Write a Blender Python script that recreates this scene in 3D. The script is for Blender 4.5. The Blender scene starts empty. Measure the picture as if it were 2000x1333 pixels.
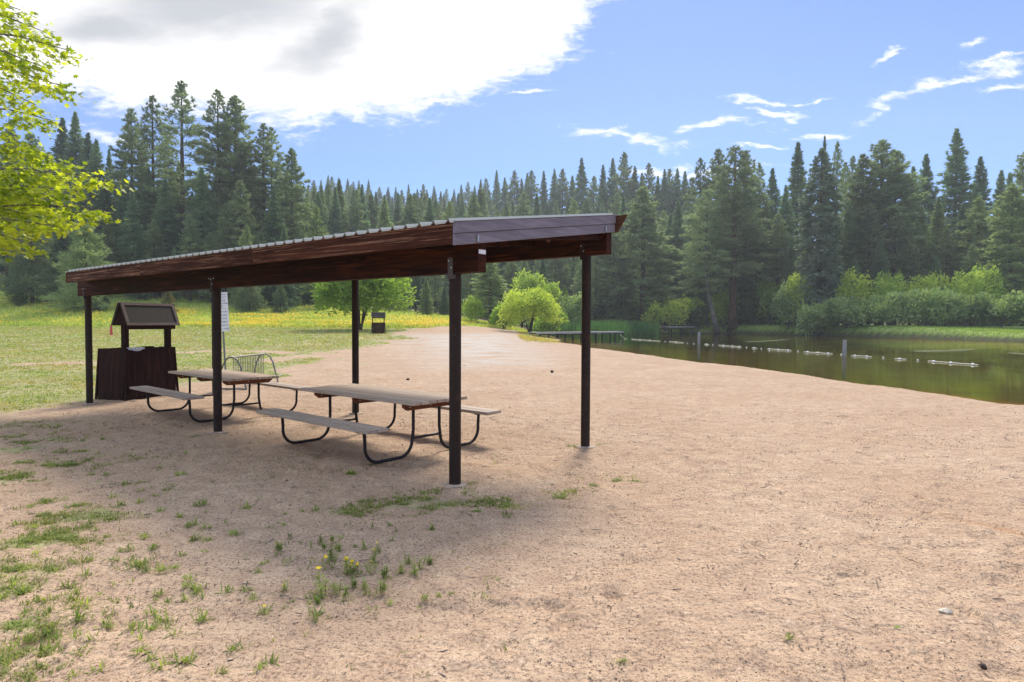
import bpy, math, random
import numpy as np
from mathutils import Vector, Matrix

random.seed(7)
RNG = np.random.default_rng(7)
SC = bpy.context.scene
COL = SC.collection

# ------------------------------------------------------------------ camera
EYE = 1.8
F, PIT, ROLL = 1228.65, 0.0298, 0.0042          # focal length in photo pixels (2000 wide), pitch down, roll
cam_data = bpy.data.cameras.new('camera')
cam_data.sensor_width = 36.0
cam_data.lens = F / 2000 * 36.0
cam_data.clip_start, cam_data.clip_end = 0.1, 4000
cam = bpy.data.objects.new('camera', cam_data)
COL.objects.link(cam)
_fw = Vector((0, math.cos(PIT), -math.sin(PIT)))
_up0 = Vector((0, math.sin(PIT), math.cos(PIT)))
_rt0 = Vector((1, 0, 0))
_rt = _rt0 * math.cos(ROLL) + _up0 * math.sin(ROLL)
_up = _up0 * math.cos(ROLL) - _rt0 * math.sin(ROLL)
cam.matrix_world = Matrix(((_rt.x, _up.x, -_fw.x, 0), (_rt.y, _up.y, -_fw.y, 0), (_rt.z, _up.z, -_fw.z, EYE), (0, 0, 0, 1)))
SC.camera = cam


def ray(px, py):
    a, b = (px - 1000) / F, (py - 666.5) / F
    return _fw + _rt * a - _up * b


# ------------------------------------------------------------------ light
SUN_EL, SUN_AZ = math.radians(46), math.radians(12)
SUN_STRENGTH = 2.95
sun_data = bpy.data.lights.new('sun', 'SUN')
sun_data.energy = SUN_STRENGTH
sun_data.angle = math.radians(16.0)
sun_data.color = (1.0, 0.92, 0.80)
sun = bpy.data.objects.new('sun', sun_data)
COL.objects.link(sun)
_s = Vector((math.sin(SUN_AZ) * math.cos(SUN_EL), math.cos(SUN_AZ) * math.cos(SUN_EL), math.sin(SUN_EL)))
sun.rotation_euler = _s.to_track_quat('Z', 'Y').to_euler()
sun.location = (20, 40, 60)

SC.view_settings.view_transform = 'Standard'
SC.view_settings.look = 'None'
SC.view_settings.exposure = 0.98
SC.view_settings.gamma = 1.0
SC.cycles.max_bounces = 6
SC.cycles.diffuse_bounces = 3
SC.cycles.glossy_bounces = 3
SC.cycles.transparent_max_bounces = 12
SC.cycles.transmission_bounces = 4
SC.cycles.caustics_reflective = False
SC.cycles.caustics_refractive = False


# ------------------------------------------------------------------ node helpers
class NT:
    def __init__(self, tree):
        self.t = tree

    def n(self, typ, **kw):
        nd = self.t.nodes.new(typ)
        for k, v in kw.items():
            setattr(nd, k, v)
        return nd

    def link(self, a, b):
        self.t.links.new(a, b)

    def _in(self, sock, v):
        if v is None:
            return
        if hasattr(v, 'links') or isinstance(v, bpy.types.NodeSocket):
            self.link(v, sock)
        else:
            if sock.type == 'RGBA' and len(v) == 3:
                v = (*v, 1)
            sock.default_value = v

    def math(self, op, a, b=None, c=None, clamp=False):
        nd = self.n('ShaderNodeMath', operation=op, use_clamp=clamp)
        for i, v in enumerate((a, b, c)):
            if v is not None:
                self._in(nd.inputs[i], v)
        return nd.outputs[0]

    def vmath(self, op, a, b=None, scale=None):
        nd = self.n('ShaderNodeVectorMath', operation=op)
        self._in(nd.inputs[0], a)
        if b is not None:
            self._in(nd.inputs[1], b)
        if scale is not None:
            self._in(nd.inputs['Scale'], scale)
        return nd.outputs['Value'] if op in ('LENGTH', 'DOT_PRODUCT', 'DISTANCE') else nd.outputs['Vector']

    def mix(self, f, a, b, blend='MIX'):
        nd = self.n('ShaderNodeMix', data_type='RGBA', blend_type=blend)
        self._in(nd.inputs['Factor'], f)
        self._in(nd.inputs[6], a)
        self._in(nd.inputs[7], b)
        return nd.outputs[2]

    def ramp(self, v, lo, hi, a=0.0, b=1.0, smooth=True):
        nd = self.n('ShaderNodeMapRange', interpolation_type='SMOOTHSTEP' if smooth else 'LINEAR')
        self._in(nd.inputs['Value'], v)
        nd.inputs['From Min'].default_value = lo
        nd.inputs['From Max'].default_value = hi
        nd.inputs['To Min'].default_value = a
        nd.inputs['To Max'].default_value = b
        return nd.outputs['Result']

    def noise(self, vec, scale, detail=3, rough=0.55, dist=0.0, out='Fac'):
        nd = self.n('ShaderNodeTexNoise')
        self._in(nd.inputs['Vector'], vec)
        nd.inputs['Scale'].default_value = scale
        nd.inputs['Detail'].default_value = detail
        nd.inputs['Roughness'].default_value = rough
        nd.inputs['Distortion'].default_value = dist
        return nd.outputs[out]

    def mapping(self, vec, loc=(0, 0, 0), rot=(0, 0, 0), scale=(1, 1, 1), vt='POINT'):
        nd = self.n('ShaderNodeMapping', vector_type=vt)
        self._in(nd.inputs['Vector'], vec)
        nd.inputs['Location'].default_value = loc
        nd.inputs['Rotation'].default_value = rot
        nd.inputs['Scale'].default_value = scale
        return nd.outputs['Vector']

    def bump(self, h, strength, dist, normal=None):
        nd = self.n('ShaderNodeBump')
        nd.inputs['Strength'].default_value = strength
        nd.inputs['Distance'].default_value = dist
        self._in(nd.inputs['Height'], h)
        if normal is not None:
            self._in(nd.inputs['Normal'], normal)
        return nd.outputs['Normal']


def new_mat(name):
    m = bpy.data.materials.new(name)
    m.use_nodes = True
    m.node_tree.nodes.clear()
    t = NT(m.node_tree)
    out = t.n('ShaderNodeOutputMaterial')
    return m, t, out


def principled(t, out, base, rough=0.7, metal=0.0, normal=None, spec=0.5):
    p = t.n('ShaderNodeBsdfPrincipled')
    t._in(p.inputs['Base Color'], base)
    t._in(p.inputs['Roughness'], rough)
    p.inputs['Metallic'].default_value = metal
    p.inputs['Specular IOR Level'].default_value = spec
    if normal is not None:
        t._in(p.inputs['Normal'], normal)
    t.link(p.outputs[0], out.inputs['Surface'])
    return p


# ------------------------------------------------------------------ sky with clouds
def build_world():
    w = bpy.data.worlds.new('World')
    SC.world = w
    w.use_nodes = True
    t = NT(w.node_tree)
    w.node_tree.nodes.clear()
    out = t.n('ShaderNodeOutputWorld')
    bg = t.n('ShaderNodeBackground')
    bg.inputs['Strength'].default_value = 0.12
    sky = t.n('ShaderNodeTexSky')
    sky.sky_type = 'NISHITA'
    sky.sun_disc = False
    sky.sun_elevation = SUN_EL
    sky.sun_rotation = SUN_AZ
    sky.altitude = 900
    sky.air_density = 1.0
    sky.dust_density = 0.35
    sky.ozone_density = 1.6
    tc = t.n('ShaderNodeTexCoord')
    sep = t.n('ShaderNodeSeparateXYZ')
    t.link(tc.outputs['Generated'], sep.inputs[0])
    yy = t.math('MAXIMUM', sep.outputs[1], 0.04)
    u = t.math('DIVIDE', sep.outputs[0], yy)
    v = t.math('DIVIDE', sep.outputs[2], yy)
    cmb = t.n('ShaderNodeCombineXYZ')
    t.link(u, cmb.inputs[0]); t.link(v, cmb.inputs[1])
    uv = cmb.outputs[0]
    st = t.mapping(uv, scale=(4.0, 9.0, 1))
    warp = t.noise(st, 1.3, 5, 0.6, out='Color')
    wv = t.vmath('SUBTRACT', warp, (0.5, 0.5, 0.5))
    wv2 = t.vmath('MULTIPLY', wv, (0.17, 0.10, 0.0))
    uvw = t.vmath('ADD', uv, wv2)
    fine = t.noise(t.mapping(uv, rot=(0, 0, -0.25), scale=(7, 20, 1)), 1.6, 10, 0.68, 0.9)
    fine2 = t.noise(t.mapping(uv, rot=(0, 0, -0.2), scale=(15, 40, 1)), 2.2, 9, 0.68, 0.6)
    fine_c = t.math('SUBTRACT', t.math('ADD', t.math('MULTIPLY', fine, 0.6), t.math('MULTIPLY', fine2, 0.5)), 0.55)

    def P(px, py):
        d = ray(px, py)
        return d.x / d.y, d.z / d.y

    def field(ells, thin=1.0):
        acc = None
        for (px, py, rx, ry, ang) in ells:
            c = P(px, py)
            m = t.mapping(uvw, loc=(c[0], c[1], 0), rot=(0, 0, math.radians(ang)), scale=(rx / F, ry * thin / F, 1), vt='TEXTURE')
            l = t.vmath('LENGTH', m)
            s = t.math('SUBTRACT', 1.0, l)
            acc = s if acc is None else t.math('MAXIMUM', acc, s)
        return acc
    big = field([(380, 40, 440, 180, -4), (700, 70, 440, 145, 10), (950, 50, 270, 120, 26), (150, 60, 330, 130, -12), (420, -160, 900, 200, 0), (-350, 30, 500, 170, 0)])
    big_m = t.ramp(t.math('ADD', big, t.math('MULTIPLY', fine_c, 1.5)), -0.18, 0.34)
    small = field([(1235, 268, 140, 17, -3), (1160, 262, 60, 9, 14), (1405, 238, 85, 14, 4), (1590, 258, 75, 13, 3), (1480, 190, 48, 9, 0), (1510, 212, 50, 9, 3),
                   (1850, 162, 200, 17, 17), (1975, 165, 70, 12, 14), (1955, 115, 70, 8, 10), (1300, 322, 90, 18, 4), (1480, 285, 70, 8, 4), (1390, 330, 120, 12, 2),
                   (1915, 84, 38, 10, 10), (1745, 110, 32, 9, 32), (860, 204, 90, 10, -6), (1010, 192, 60, 7, 10), (560, 222, 55, 8, 10), (610, 228, 50, 9, 12), (200, 275, 90, 28, -20), (1570, 188, 40, 6, 8)], .82)
    small_m = t.ramp(t.math('ADD', small, t.math('MULTIPLY', fine_c, 4.2)), -0.1, 1.15)
    small_m = t.math('MULTIPLY', small_m, 0.85)
    front = t.ramp(sep.outputs[1], 0.05, 0.2)
    mask = t.math('MULTIPLY', t.math('MAXIMUM', big_m, small_m), front)
    grey = field([(430, 10, 430, 115, 4), (640, 70, 200, 80, 32), (200, 60, 260, 80, 0)])
    gm = t.ramp(t.math('ADD', grey, t.math('MULTIPLY', t.math('SUBTRACT', t.noise(st, 0.8, 6, 0.6), 0.5), 1.1)), -0.15, 0.95)
    ccol = t.mix(gm, (5.6, 5.45, 5.3), (2.5, 2.55, 2.7))
    skyc = t.mix(1.0, sky.outputs[0], (0.36, 0.445, 0.65), 'MULTIPLY')
    col = t.mix(mask, skyc, ccol)
    # unseen broken bright cloud, added overhead and behind to lift the ambient light
    ov = t.math('MAXIMUM', t.ramp(sep.outputs[2], .49, .64), t.math('MULTIPLY', t.ramp(sep.outputs[2], .16, .42), t.ramp(sep.outputs[1], .0, -.25)))
    on = t.ramp(t.noise(t.mapping(tc.outputs['Generated'], scale=(1, 1, 1.6)), 2.6, 6, .6, .3), .38, .56)
    col = t.mix(t.math('MULTIPLY', ov, on), col, (6.6, 7.3, 8.5))
    t.link(col, bg.inputs['Color'])
    t.link(bg.outputs[0], out.inputs['Surface'])


build_world()


# ------------------------------------------------------------------ mesh + object helpers
def link_mesh(name, verts, faces, mats, parent=None, smooth=False):
    me = bpy.data.meshes.new(name)
    me.from_pydata([tuple(v) for v in verts], [], faces)
    me.update()
    return link_obj(name, me, mats, parent, smooth)


def link_obj(name, me, mats, parent=None, smooth=False):
    if mats is not None and not len(me.materials):
        for m in (mats if isinstance(mats, (list, tuple)) else [mats]):
            me.materials.append(m)
    if smooth:
        me.polygons.foreach_set('use_smooth', np.ones(len(me.polygons), dtype=bool))
    o = bpy.data.objects.new(name, me)
    COL.objects.link(o)
    if parent is not None:
        o.parent = parent
    return o


def np_mesh(name, V, Fc, color=None):
    """V (n,3), Fc (m,k) int array, all faces the same size k"""
    me = bpy.data.meshes.new(name)
    V = np.asarray(V, dtype=np.float32); Fc = np.asarray(Fc, dtype=np.int32)
    m, k = Fc.shape
    me.vertices.add(len(V)); me.vertices.foreach_set('co', V.ravel())
    me.loops.add(m * k); me.loops.foreach_set('vertex_index', Fc.ravel())
    me.polygons.add(m)
    me.polygons.foreach_set('loop_start', np.arange(0, m * k, k, dtype=np.int32))
    me.polygons.foreach_set('loop_total', np.full(m, k, dtype=np.int32))
    me.update(calc_edges=True)
    if color is not None:
        for nm, arr in color.items():
            a = me.attributes.new(nm, 'FLOAT_COLOR', 'POINT')
            a.data.foreach_set('color', np.asarray(arr, dtype=np.float32).ravel())
    return me


def empty(name, loc, rz=0.0, label=None, cat=None, group=None):
    o = bpy.data.objects.new(name, None)
    o.empty_display_size = 0.2
    o.location = loc
    o.rotation_euler = (0, 0, rz)
    COL.objects.link(o)
    return tag(o, label, cat, group)


def tag(o, label=None, cat=None, group=None, kind=None):
    if label: o['label'] = label
    if cat: o['category'] = cat
    if group: o['group'] = group
    if kind: o['kind'] = kind
    return o


def copy_tree(o, parent=None):
    c = o.copy()
    COL.objects.link(c)
    if parent is not None:
        c.parent = parent
    for ch in list(o.children):
        copy_tree(ch, c)
    return c


class MB:
    def __init__(self):
        self.v, self.f = [], []

    def poly(self, pts, faces):
        b = len(self.v)
        self.v += [tuple(p) for p in pts]
        self.f += [tuple(b + i for i in f) for f in faces]
        return self

    def box(self, x0, x1, y0, y1, z0, z1, bev=0.0):
        return self.hexa([(x0, y0, z0), (x1, y0, z0), (x1, y1, z0), (x0, y1, z0), (x0, y0, z1), (x1, y0, z1), (x1, y1, z1), (x0, y1, z1)], bev)

    def hexa(self, p, bev=0.0):
        if bev <= 0:
            return self.poly(p, [(0, 3, 2, 1), (4, 5, 6, 7), (0, 1, 5, 4), (1, 2, 6, 5), (2, 3, 7, 6), (3, 0, 4, 7)])
        # chamfered box: every corner becomes three points
        P = [Vector(q) for q in p]
        nb = {0: (1, 3, 4), 1: (0, 2, 5), 2: (3, 1, 6), 3: (2, 0, 7), 4: (5, 7, 0), 5: (4, 6, 1), 6: (7, 5, 2), 7: (6, 4, 3)}
        pts, idx = [], {}
        for c in range(8):
            for k in range(3):                       # point of corner c on the face opposite neighbour k
                a, b2 = [nb[c][j] for j in range(3) if j != k]
                da = (P[a] - P[c]); db = (P[b2] - P[c])
                q = P[c] + da.normalized() * min(bev, da.length * .4) + db.normalized() * min(bev, db.length * .4)
                idx[(c, k)] = len(pts); pts.append(q)
        # axis k for corner: nb order is (x,y,z) neighbour
        faces = []
        quads = {('z', 0): (0, 3, 2, 1), ('z', 1): (4, 5, 6, 7), ('y', 0): (0, 1, 5, 4), ('x', 1): (1, 2, 6, 5), ('y', 1): (2, 3, 7, 6), ('x', 0): (3, 0, 4, 7)}
        ax = {'x': 0, 'y': 1, 'z': 2}
        for (a, s), q in quads.items():
            faces.append(tuple(idx[(c, ax[a])] for c in q))
        edges = [(0, 1), (1, 2), (2, 3), (3, 0), (4, 5), (5, 6), (6, 7), (7, 4), (0, 4), (1, 5), (2, 6), (3, 7)]
        for a, b2 in edges:
            kk = [j for j in range(3) if nb[a][j] == b2][0]
            o1, o2 = [j for j in range(3) if j != kk]
            faces.append((idx[(a, o1)], idx[(b2, o1)], idx[(b2, o2)], idx[(a, o2)]))
        for c in range(8):
            faces.append((idx[(c, 0)], idx[(c, 1)], idx[(c, 2)]))
        return self.poly(pts, faces)

    def tube(self, path, r, n=10, cap=True):
        path = [Vector(p) for p in path]
        rs = r if isinstance(r, (list, tuple)) else [r] * len(path)
        b = len(self.v)
        prev = None
        for i, p in enumerate(path):
            d = (path[min(i + 1, len(path) - 1)] - path[max(i - 1, 0)]).normalized()
            if prev is None:
                x = d.orthogonal().normalized()
            else:
                x = (prev - d * prev.dot(d)).normalized()
            prev = x
            y = d.cross(x)
            for k in range(n):
                a = 2 * math.pi * k / n
                self.v.append(tuple(p + (x * math.cos(a) + y * math.sin(a)) * rs[i]))
        for i in range(len(path) - 1):
            for k in range(n):
                k2 = (k + 1) % n
                self.f.append((b + i * n + k, b + i * n + k2, b + (i + 1) * n + k2, b + (i + 1) * n + k))
        if cap:
            self.f.append(tuple(b + k for k in reversed(range(n))))
            self.f.append(tuple(b + (len(path) - 1) * n + k for k in range(n)))
        return self

    def ball(self, c, r, n=10, sq=(1, 1, 1), jit=0.0, rnd=None):
        b = len(self.v)
        m = n // 2
        for i in range(m + 1):
            th = math.pi * i / m
            for k in range(n):
                ph = 2 * math.pi * k / n
                j = 1 + (rnd.uniform(-jit, jit) if rnd and 0 < i < m else 0)
                self.v.append((c[0] + r * j * sq[0] * math.sin(th) * math.cos(ph), c[1] + r * j * sq[1] * math.sin(th) * math.sin(ph), c[2] + r * j * sq[2] * math.cos(th)))
        for i in range(m):
            for k in range(n):
                k2 = (k + 1) % n
                self.f.append((b + i * n + k, b + (i + 1) * n + k, b + (i + 1) * n + k2, b + i * n + k2))
        return self

    def build(self, name, mat, parent=None, smooth=False):
        o = link_mesh(name, self.v, self.f, mat, parent, False)
        if smooth:
            me = o.data
            me.polygons.foreach_set('use_smooth', np.ones(len(me.polygons), dtype=bool))
            try:
                me.set_sharp_from_angle(angle=math.radians(40))
            except Exception:
                pass
        return o


# ------------------------------------------------------------------ noise + terrain
def _hash(ix, iy, seed):
    h = (ix.astype(np.int64) * 374761393 + iy.astype(np.int64) * 668265263 + seed * 1442695041) & 0x7fffffff
    h = ((h ^ (h >> 13)) * 1274126177) & 0x7fffffff
    return ((h ^ (h >> 16)) & 0xffff) / 65535.0


def vnoise(x, y, seed=0):
    x = np.asarray(x, float); y = np.asarray(y, float)
    ix, iy = np.floor(x), np.floor(y)
    fx, fy = x - ix, y - iy
    fx = fx * fx * fx * (fx * (fx * 6 - 15) + 10); fy = fy * fy * fy * (fy * (fy * 6 - 15) + 10)
    a = _hash(ix, iy, seed); b = _hash(ix + 1, iy, seed); c = _hash(ix, iy + 1, seed); d = _hash(ix + 1, iy + 1, seed)
    return (a * (1 - fx) + b * fx) * (1 - fy) + (c * (1 - fx) + d * fx) * fy


def fbm(x, y, seed=0, o=4):
    s, a, t = 0, 1.0, 0
    for i in range(o):
        s = s + a * vnoise(x * 2 ** i + 17.3 * i, y * 2 ** i - 9.1 * i, seed + i); t += a; a *= .5
    return s / t


def sstep(x, a, b):
    t = np.clip((np.asarray(x, float) - a) / (b - a), 0, 1)
    return t * t * (3 - 2 * t)


ZW = -0.25


def gp(px, py, z=0.0):
    d = ray(px, py)
    t = (z - EYE) / d.z
    return (d.x * t, d.y * t)


POND = [gp(*q, ZW) for q in [(2000, 797), (1925, 786), (1850, 775), (1780, 766), (1700, 757), (1600, 742), (1500, 729), (1400, 718), (1300, 706), (1250, 699), (1200, 693), (1160, 685),
                             (1120, 678), (1095, 671.5), (1082, 667.5), (1100, 663.5), (1082, 659.5), (1062, 657.5)]]
POND += [(5.5, 104), (9, 116), (20, 121), (33, 122), (41.5, 122)]
POND += [gp(*q, ZW) for q in [(1420, 651.6), (1500, 653.8), (1600, 656.0), (1700, 658.6), (1800, 661.0), (1900, 664), (2000, 667)]]
POND += [(80, 66), (110, 46), (130, 22), (90, 4), (45, 1), (24, 6)]
POND = np.array(POND)


def sdist(X, Y, poly):
    """signed distance, positive inside"""
    X = np.asarray(X, float); Y = np.asarray(Y, float)
    dmin = np.full(X.shape, 1e9); ins = np.zeros(X.shape, bool)
    n = len(poly)
    for i in range(n):
        x1, y1 = poly[i]; x2, y2 = poly[(i + 1) % n]
        ex, ey = x2 - x1, y2 - y1
        t = np.clip(((X - x1) * ex + (Y - y1) * ey) / (ex * ex + ey * ey + 1e-12), 0, 1)
        dmin = np.minimum(dmin, np.hypot(X - x1 - t * ex, Y - y1 - t * ey))
        c = (y1 > Y) != (y2 > Y)
        with np.errstate(divide='ignore', invalid='ignore'):
            xi = x1 + (Y - y1) / (y2 - y1 if y2 != y1 else 1e-12) * ex
        ins ^= c & (X < xi)
    return np.where(ins, dmin, -dmin)


def land(X, Y):
    X = np.asarray(X, float); Y = np.asarray(Y, float)
    t = sstep(X, -12, 0)
    sl = .02 * (1 - t) + .011 * t
    z = sl * np.clip(Y - 15, 0, 90)
    z = z + np.clip(.006 - X * .0018, 0, .18) * np.clip(Y - 71, 0, 70) * sstep(Y, 68, 78) * (1 - sstep(X, -4, 6))
    z = z + .45 * sstep(Y - 0.25 * X, 62, 84) * sstep(X, 32, 48)
    z = z + .215 * np.clip(Y - 137, 0, 215) * sstep(Y, 130, 150)
    z = z + 1.4 * (fbm(X / 40, Y / 40, 5) - .5) * sstep(Y, 80, 150)
    return z


def terrain(X, Y, sd=None):
    X = np.asarray(X, float); Y = np.asarray(Y, float)
    if sd is None:
        sd = sdist(X, Y, POND) + .7 * (fbm(X / 2.5, Y / 2.5, 91, 3) - .5) * sstep(Y, 8, 30)
    L = land(X, Y)
    wid = 2.6 + 6.0 * sstep(Y, 40, 75) * (1 - sstep(X, 25, 40))
    k = np.clip(-sd / wid, 0, 1)
    k = 1 - (1 - k) ** 2.0
    far = sstep(X, 28, 40) * sstep(Y, 50, 75)
    lip = .34 * sstep(-sd, 0.0, .5) * far
    zo = (ZW - .0) + (L - ZW) * k
    zo = np.where(far > 0, np.maximum(zo, np.minimum(ZW + lip, L + .05) * far + zo * (1 - far)), zo)
    zi = ZW - np.clip(.02 + .11 * np.clip(sd, 0, 100), 0, 2.2)
    return np.where(sd > 0, zi, zo)


def tz(x, y):
    return float(terrain(np.array([x]), np.array([y]))[0])


def gpt(px, py):
    z = 0.0
    for _ in range(25):
        x, y = gp(px, py, min(z, 1.7))
        y = max(1.0, min(y, 140))
        z = .5 * z + .5 * tz(x, y)
    return x, y


def at(px, Y, py=650):
    d = ray(px, py)
    return d.x / d.y * Y


def zat(py, Y, px=1000):
    d = ray(px, py)
    return EYE + d.z / d.y * Y


# lawn outline on the ground, traced along its ragged edge
LAWN = [gp(*q) for q in [(-900, 930), (-300, 850), (0, 818), (60, 803), (120, 797), (180, 786), (255, 775), (345, 763), (430, 752), (520, 745), (575, 741), (610, 730)]]
LAWN += [gpt(*q) for q in [(650, 712), (690, 695), (735, 680), (765, 665), (778, 656), (770, 650)]]
LAWN += [(-9.5, 74), (-6, 84), (6, 93), (2, 100), (-4, 128), (-150, 128), (-150, 20)]
LAWN = np.array(LAWN)


def lawn_sd(X, Y):
    return sdist(X, Y, LAWN) + (2.6 * sstep(Y, 14, 22) + .5) * (fbm(X / 2.8, Y / 2.8, 55, 4) - .5) * 2


BARE = [[gpt(*q) for q in pl] for pl in ([(-200, 722), (0, 712), (120, 711), (240, 708)], [(540, 706), (620, 692), (700, 683), (760, 672)], [(590, 728), (660, 702), (750, 680)], [(350, 690), (470, 684), (560, 690)])]


def bare(X, Y):
    out = np.zeros(np.shape(X))
    for pl in BARE:
        for (a, b) in zip(pl[:-1], pl[1:]):
            a = np.array(a); b = np.array(b); e = b - a
            tt = np.clip(((X - a[0]) * e[0] + (Y - a[1]) * e[1]) / (e @ e), 0, 1)
            d = np.hypot(X - a[0] - tt * e[0], Y - a[1] - tt * e[1])
            out = np.maximum(out, 1 - sstep(d, .25, 1.3))
    return out * sstep(fbm(X / 1.7, Y / 1.7, 57, 3), .3, .55)


LAWNB = np.array([gpt(*q) for q in [(1012, 650), (1046, 648), (1085, 662), (1100, 668), (1082, 671), (1040, 668), (1015, 662)]])
ROAD = np.array([gpt(*q) for q in [(792, 655), (990, 653), (1010, 664), (1040, 690), (1010, 712), (900, 716), (850, 690), (800, 668)]])


# ------------------------------------------------------------------ materials
def ground_material():
    m, t, out = new_mat('ground')
    tc = t.n('ShaderNodeTexCoord')
    P = tc.outputs['Object']
    a1 = t.n('ShaderNodeVertexColor', layer_name='zone')
    s1 = t.n('ShaderNodeSeparateColor'); t.link(a1.outputs[0], s1.inputs[0])
    grass, gravel, bed = s1.outputs[0], s1.outputs[1], s1.outputs[2]
    a2 = t.n('ShaderNodeVertexColor', layer_name='zone_b')
    s2 = t.n('ShaderNodeSeparateColor'); t.link(a2.outputs[0], s2.inputs[0])
    meadow, duff, damp = s2.outputs[0], s2.outputs[1], s2.outputs[2]
    # sand
    n1 = t.noise(P, 0.55, 4, .6)
    n2 = t.noise(P, 4.0, 5, .65)
    n3 = t.noise(P, 44, 3, .6)
    n4 = t.noise(P, 130, 2, .6)
    sand = t.mix(t.ramp(n1, .3, .7), (.432, .298, .194), (.505, .368, .252))
    sand = t.mix(t.ramp(n2, .35, .7), t.mix(.5, sand, (.29, .185, .125)), sand)
    n5 = t.noise(t.mapping(P, scale=(1, 1.3, 1)), 12, 4, .65)
    sand = t.mix(t.math('MULTIPLY', t.ramp(n5, .34, .50, 1, 0), .30), sand, (.26, .175, .125))  # darker mottling, with the shade of tiny ridges put into the colour
    sand = t.mix(t.ramp(n3, .37, .46), t.mix(.70, sand, (.12, .075, .052)), sand)
    sand = t.mix(t.ramp(n3, .6, .74), sand, (.58, .45, .345))
    sand = t.mix(t.math('MULTIPLY', t.ramp(n4, .57, .63), .85), sand, (.095, .068, .052))
    sand = t.mix(t.math('MULTIPLY', t.ramp(n4, .25, .36, 1, 0), .7), sand, (.66, .56, .46))
    sand = t.mix(t.math('MULTIPLY', damp, .75), sand, (.36, .20, .10))
    # gravel
    gv = t.mix(t.ramp(t.noise(P, 22, 3, .7), .3, .7), (.30, .265, .23), (.49, .445, .395))
    c = t.mix(t.math('MULTIPLY', gravel, t.ramp(t.noise(P, .6, 4, .6), .25, .6)), sand, gv)
    # lawn
    g1 = t.noise(P, .35, 5, .65)
    g2 = t.noise(t.mapping(P, scale=(1, 1, 1)), 7, 4, .7)
    lawn = t.mix(t.ramp(g1, .34, .62), (.420, .350, .200), (.245, .265, .095))
    lawn = t.mix(t.ramp(g2, .3, .72), t.mix(.55, lawn, (.09, .075, .04)), t.mix(.3, lawn, (.36, .34, .16)))
    mead = t.mix(t.ramp(t.noise(P, .22, 4, .6), .35, .65), (.19, .285, .06), (.30, .345, .085))
    lawn = t.mix(meadow, lawn, mead)
    lawn = t.mix(t.ramp(grass, 1.15, 1.5), lawn, t.mix(t.ramp(g1, .3, .7), (.17, .25, .06), (.25, .315, .09)))
    edge = t.math('ADD', grass, t.math('MULTIPLY', t.math('SUBTRACT', t.noise(P, 1.6, 6, .7), .5), 1.5))
    edge = t.ramp(edge, .42, .62)
    c = t.mix(edge, c, lawn)
    bedc = t.mix(t.ramp(bed, .0, .9), (.50, .30, .125), (.17, .165, .050))
    bedc = t.mix(t.ramp(t.noise(P, .5, 4, .6), .4, .65), bedc, t.mix(.5, bedc, (.02, .025, .008)))
    c = t.mix(t.ramp(bed, .002, .03), c, bedc)
    c = t.mix(duff, c, t.mix(t.ramp(t.noise(P, .8, 4, .6), .4, .6), (.050, .042, .024), (.045, .060, .020)))
    b1 = t.noise(t.mapping(P, scale=(1, 1, .3)), 6.5, 2, .5)
    b2 = t.noise(P, 26, 2, .5)
    b3 = t.noise(P, 95, 2, .6)
    nb = t.bump(b1, .9, .05)
    nb = t.bump(b2, .8, .016, nb)
    nb = t.bump(b3, .7, .004, nb)
    principled(t, out, c, .95, normal=nb, spec=.12)
    return m


def wood_material(name, c_dark, c_mid, c_light, axis='x', wear=0.0, wear_col=(.3, .26, .22), rough=.75, grain=14, stain=.6):
    m, t, out = new_mat(name)
    tc = t.n('ShaderNodeTexCoord')
    oi = t.n('ShaderNodeObjectInfo')
    off = t.vmath('SCALE', (7.3, 3.1, 5.7), scale=oi.outputs['Random'])
    P = t.vmath('ADD', tc.outputs['Object'], off)
    sc = {'x': (.9, grain, grain), 'y': (grain, .9, grain), 'z': (grain, grain, .9)}[axis]
    sc2 = {'x': (.35, 2.2, 2.2), 'y': (2.2, .35, 2.2), 'z': (2.2, 2.2, .35)}[axis]
    g = t.noise(t.mapping(P, scale=sc), 1.6, 6, .65, .9)
    g2 = t.noise(t.mapping(P, scale=sc), 7, 3, .6, .3)
    s = t.noise(t.mapping(P, scale=sc2), 1.3, 4, .6, .6)
    c = t.mix(t.ramp(g, .35, .68), c_dark, c_mid)
    c = t.mix(t.ramp(g, .6, .8), c, c_light)
    c = t.mix(t.math('MULTIPLY', t.ramp(s, .35, .62, 1, 0), stain), c, c_dark)
    c = t.mix(t.math('MULTIPLY', t.ramp(g2, .6, .75), .45), c, t.mix(.6, c, (.01, .008, .006)))
    if wear > 0:
        wn = t.noise(t.mapping(P, scale=tuple(3 * v / grain * (4 if v > 1 else 1) for v in sc)), 4.5, 6, .7, .4)
        c = t.mix(t.math('MULTIPLY', t.ramp(wn, .70 - .25 * wear, .78 - .2 * wear), min(1, wear + .2)), c, wear_col)
    geo = t.n('ShaderNodeNewGeometry')
    c = t.vmath('SCALE', c, scale=t.math('ADD', .80, t.math('MULTIPLY', geo.outputs['Random Per Island'], .36)))
    h = t.math('ADD', g, t.math('MULTIPLY', g2, .5))
    nb = t.bump(h, .5, .006)
    principled(t, out, c, rough, normal=nb, spec=.12)
    return m


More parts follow.
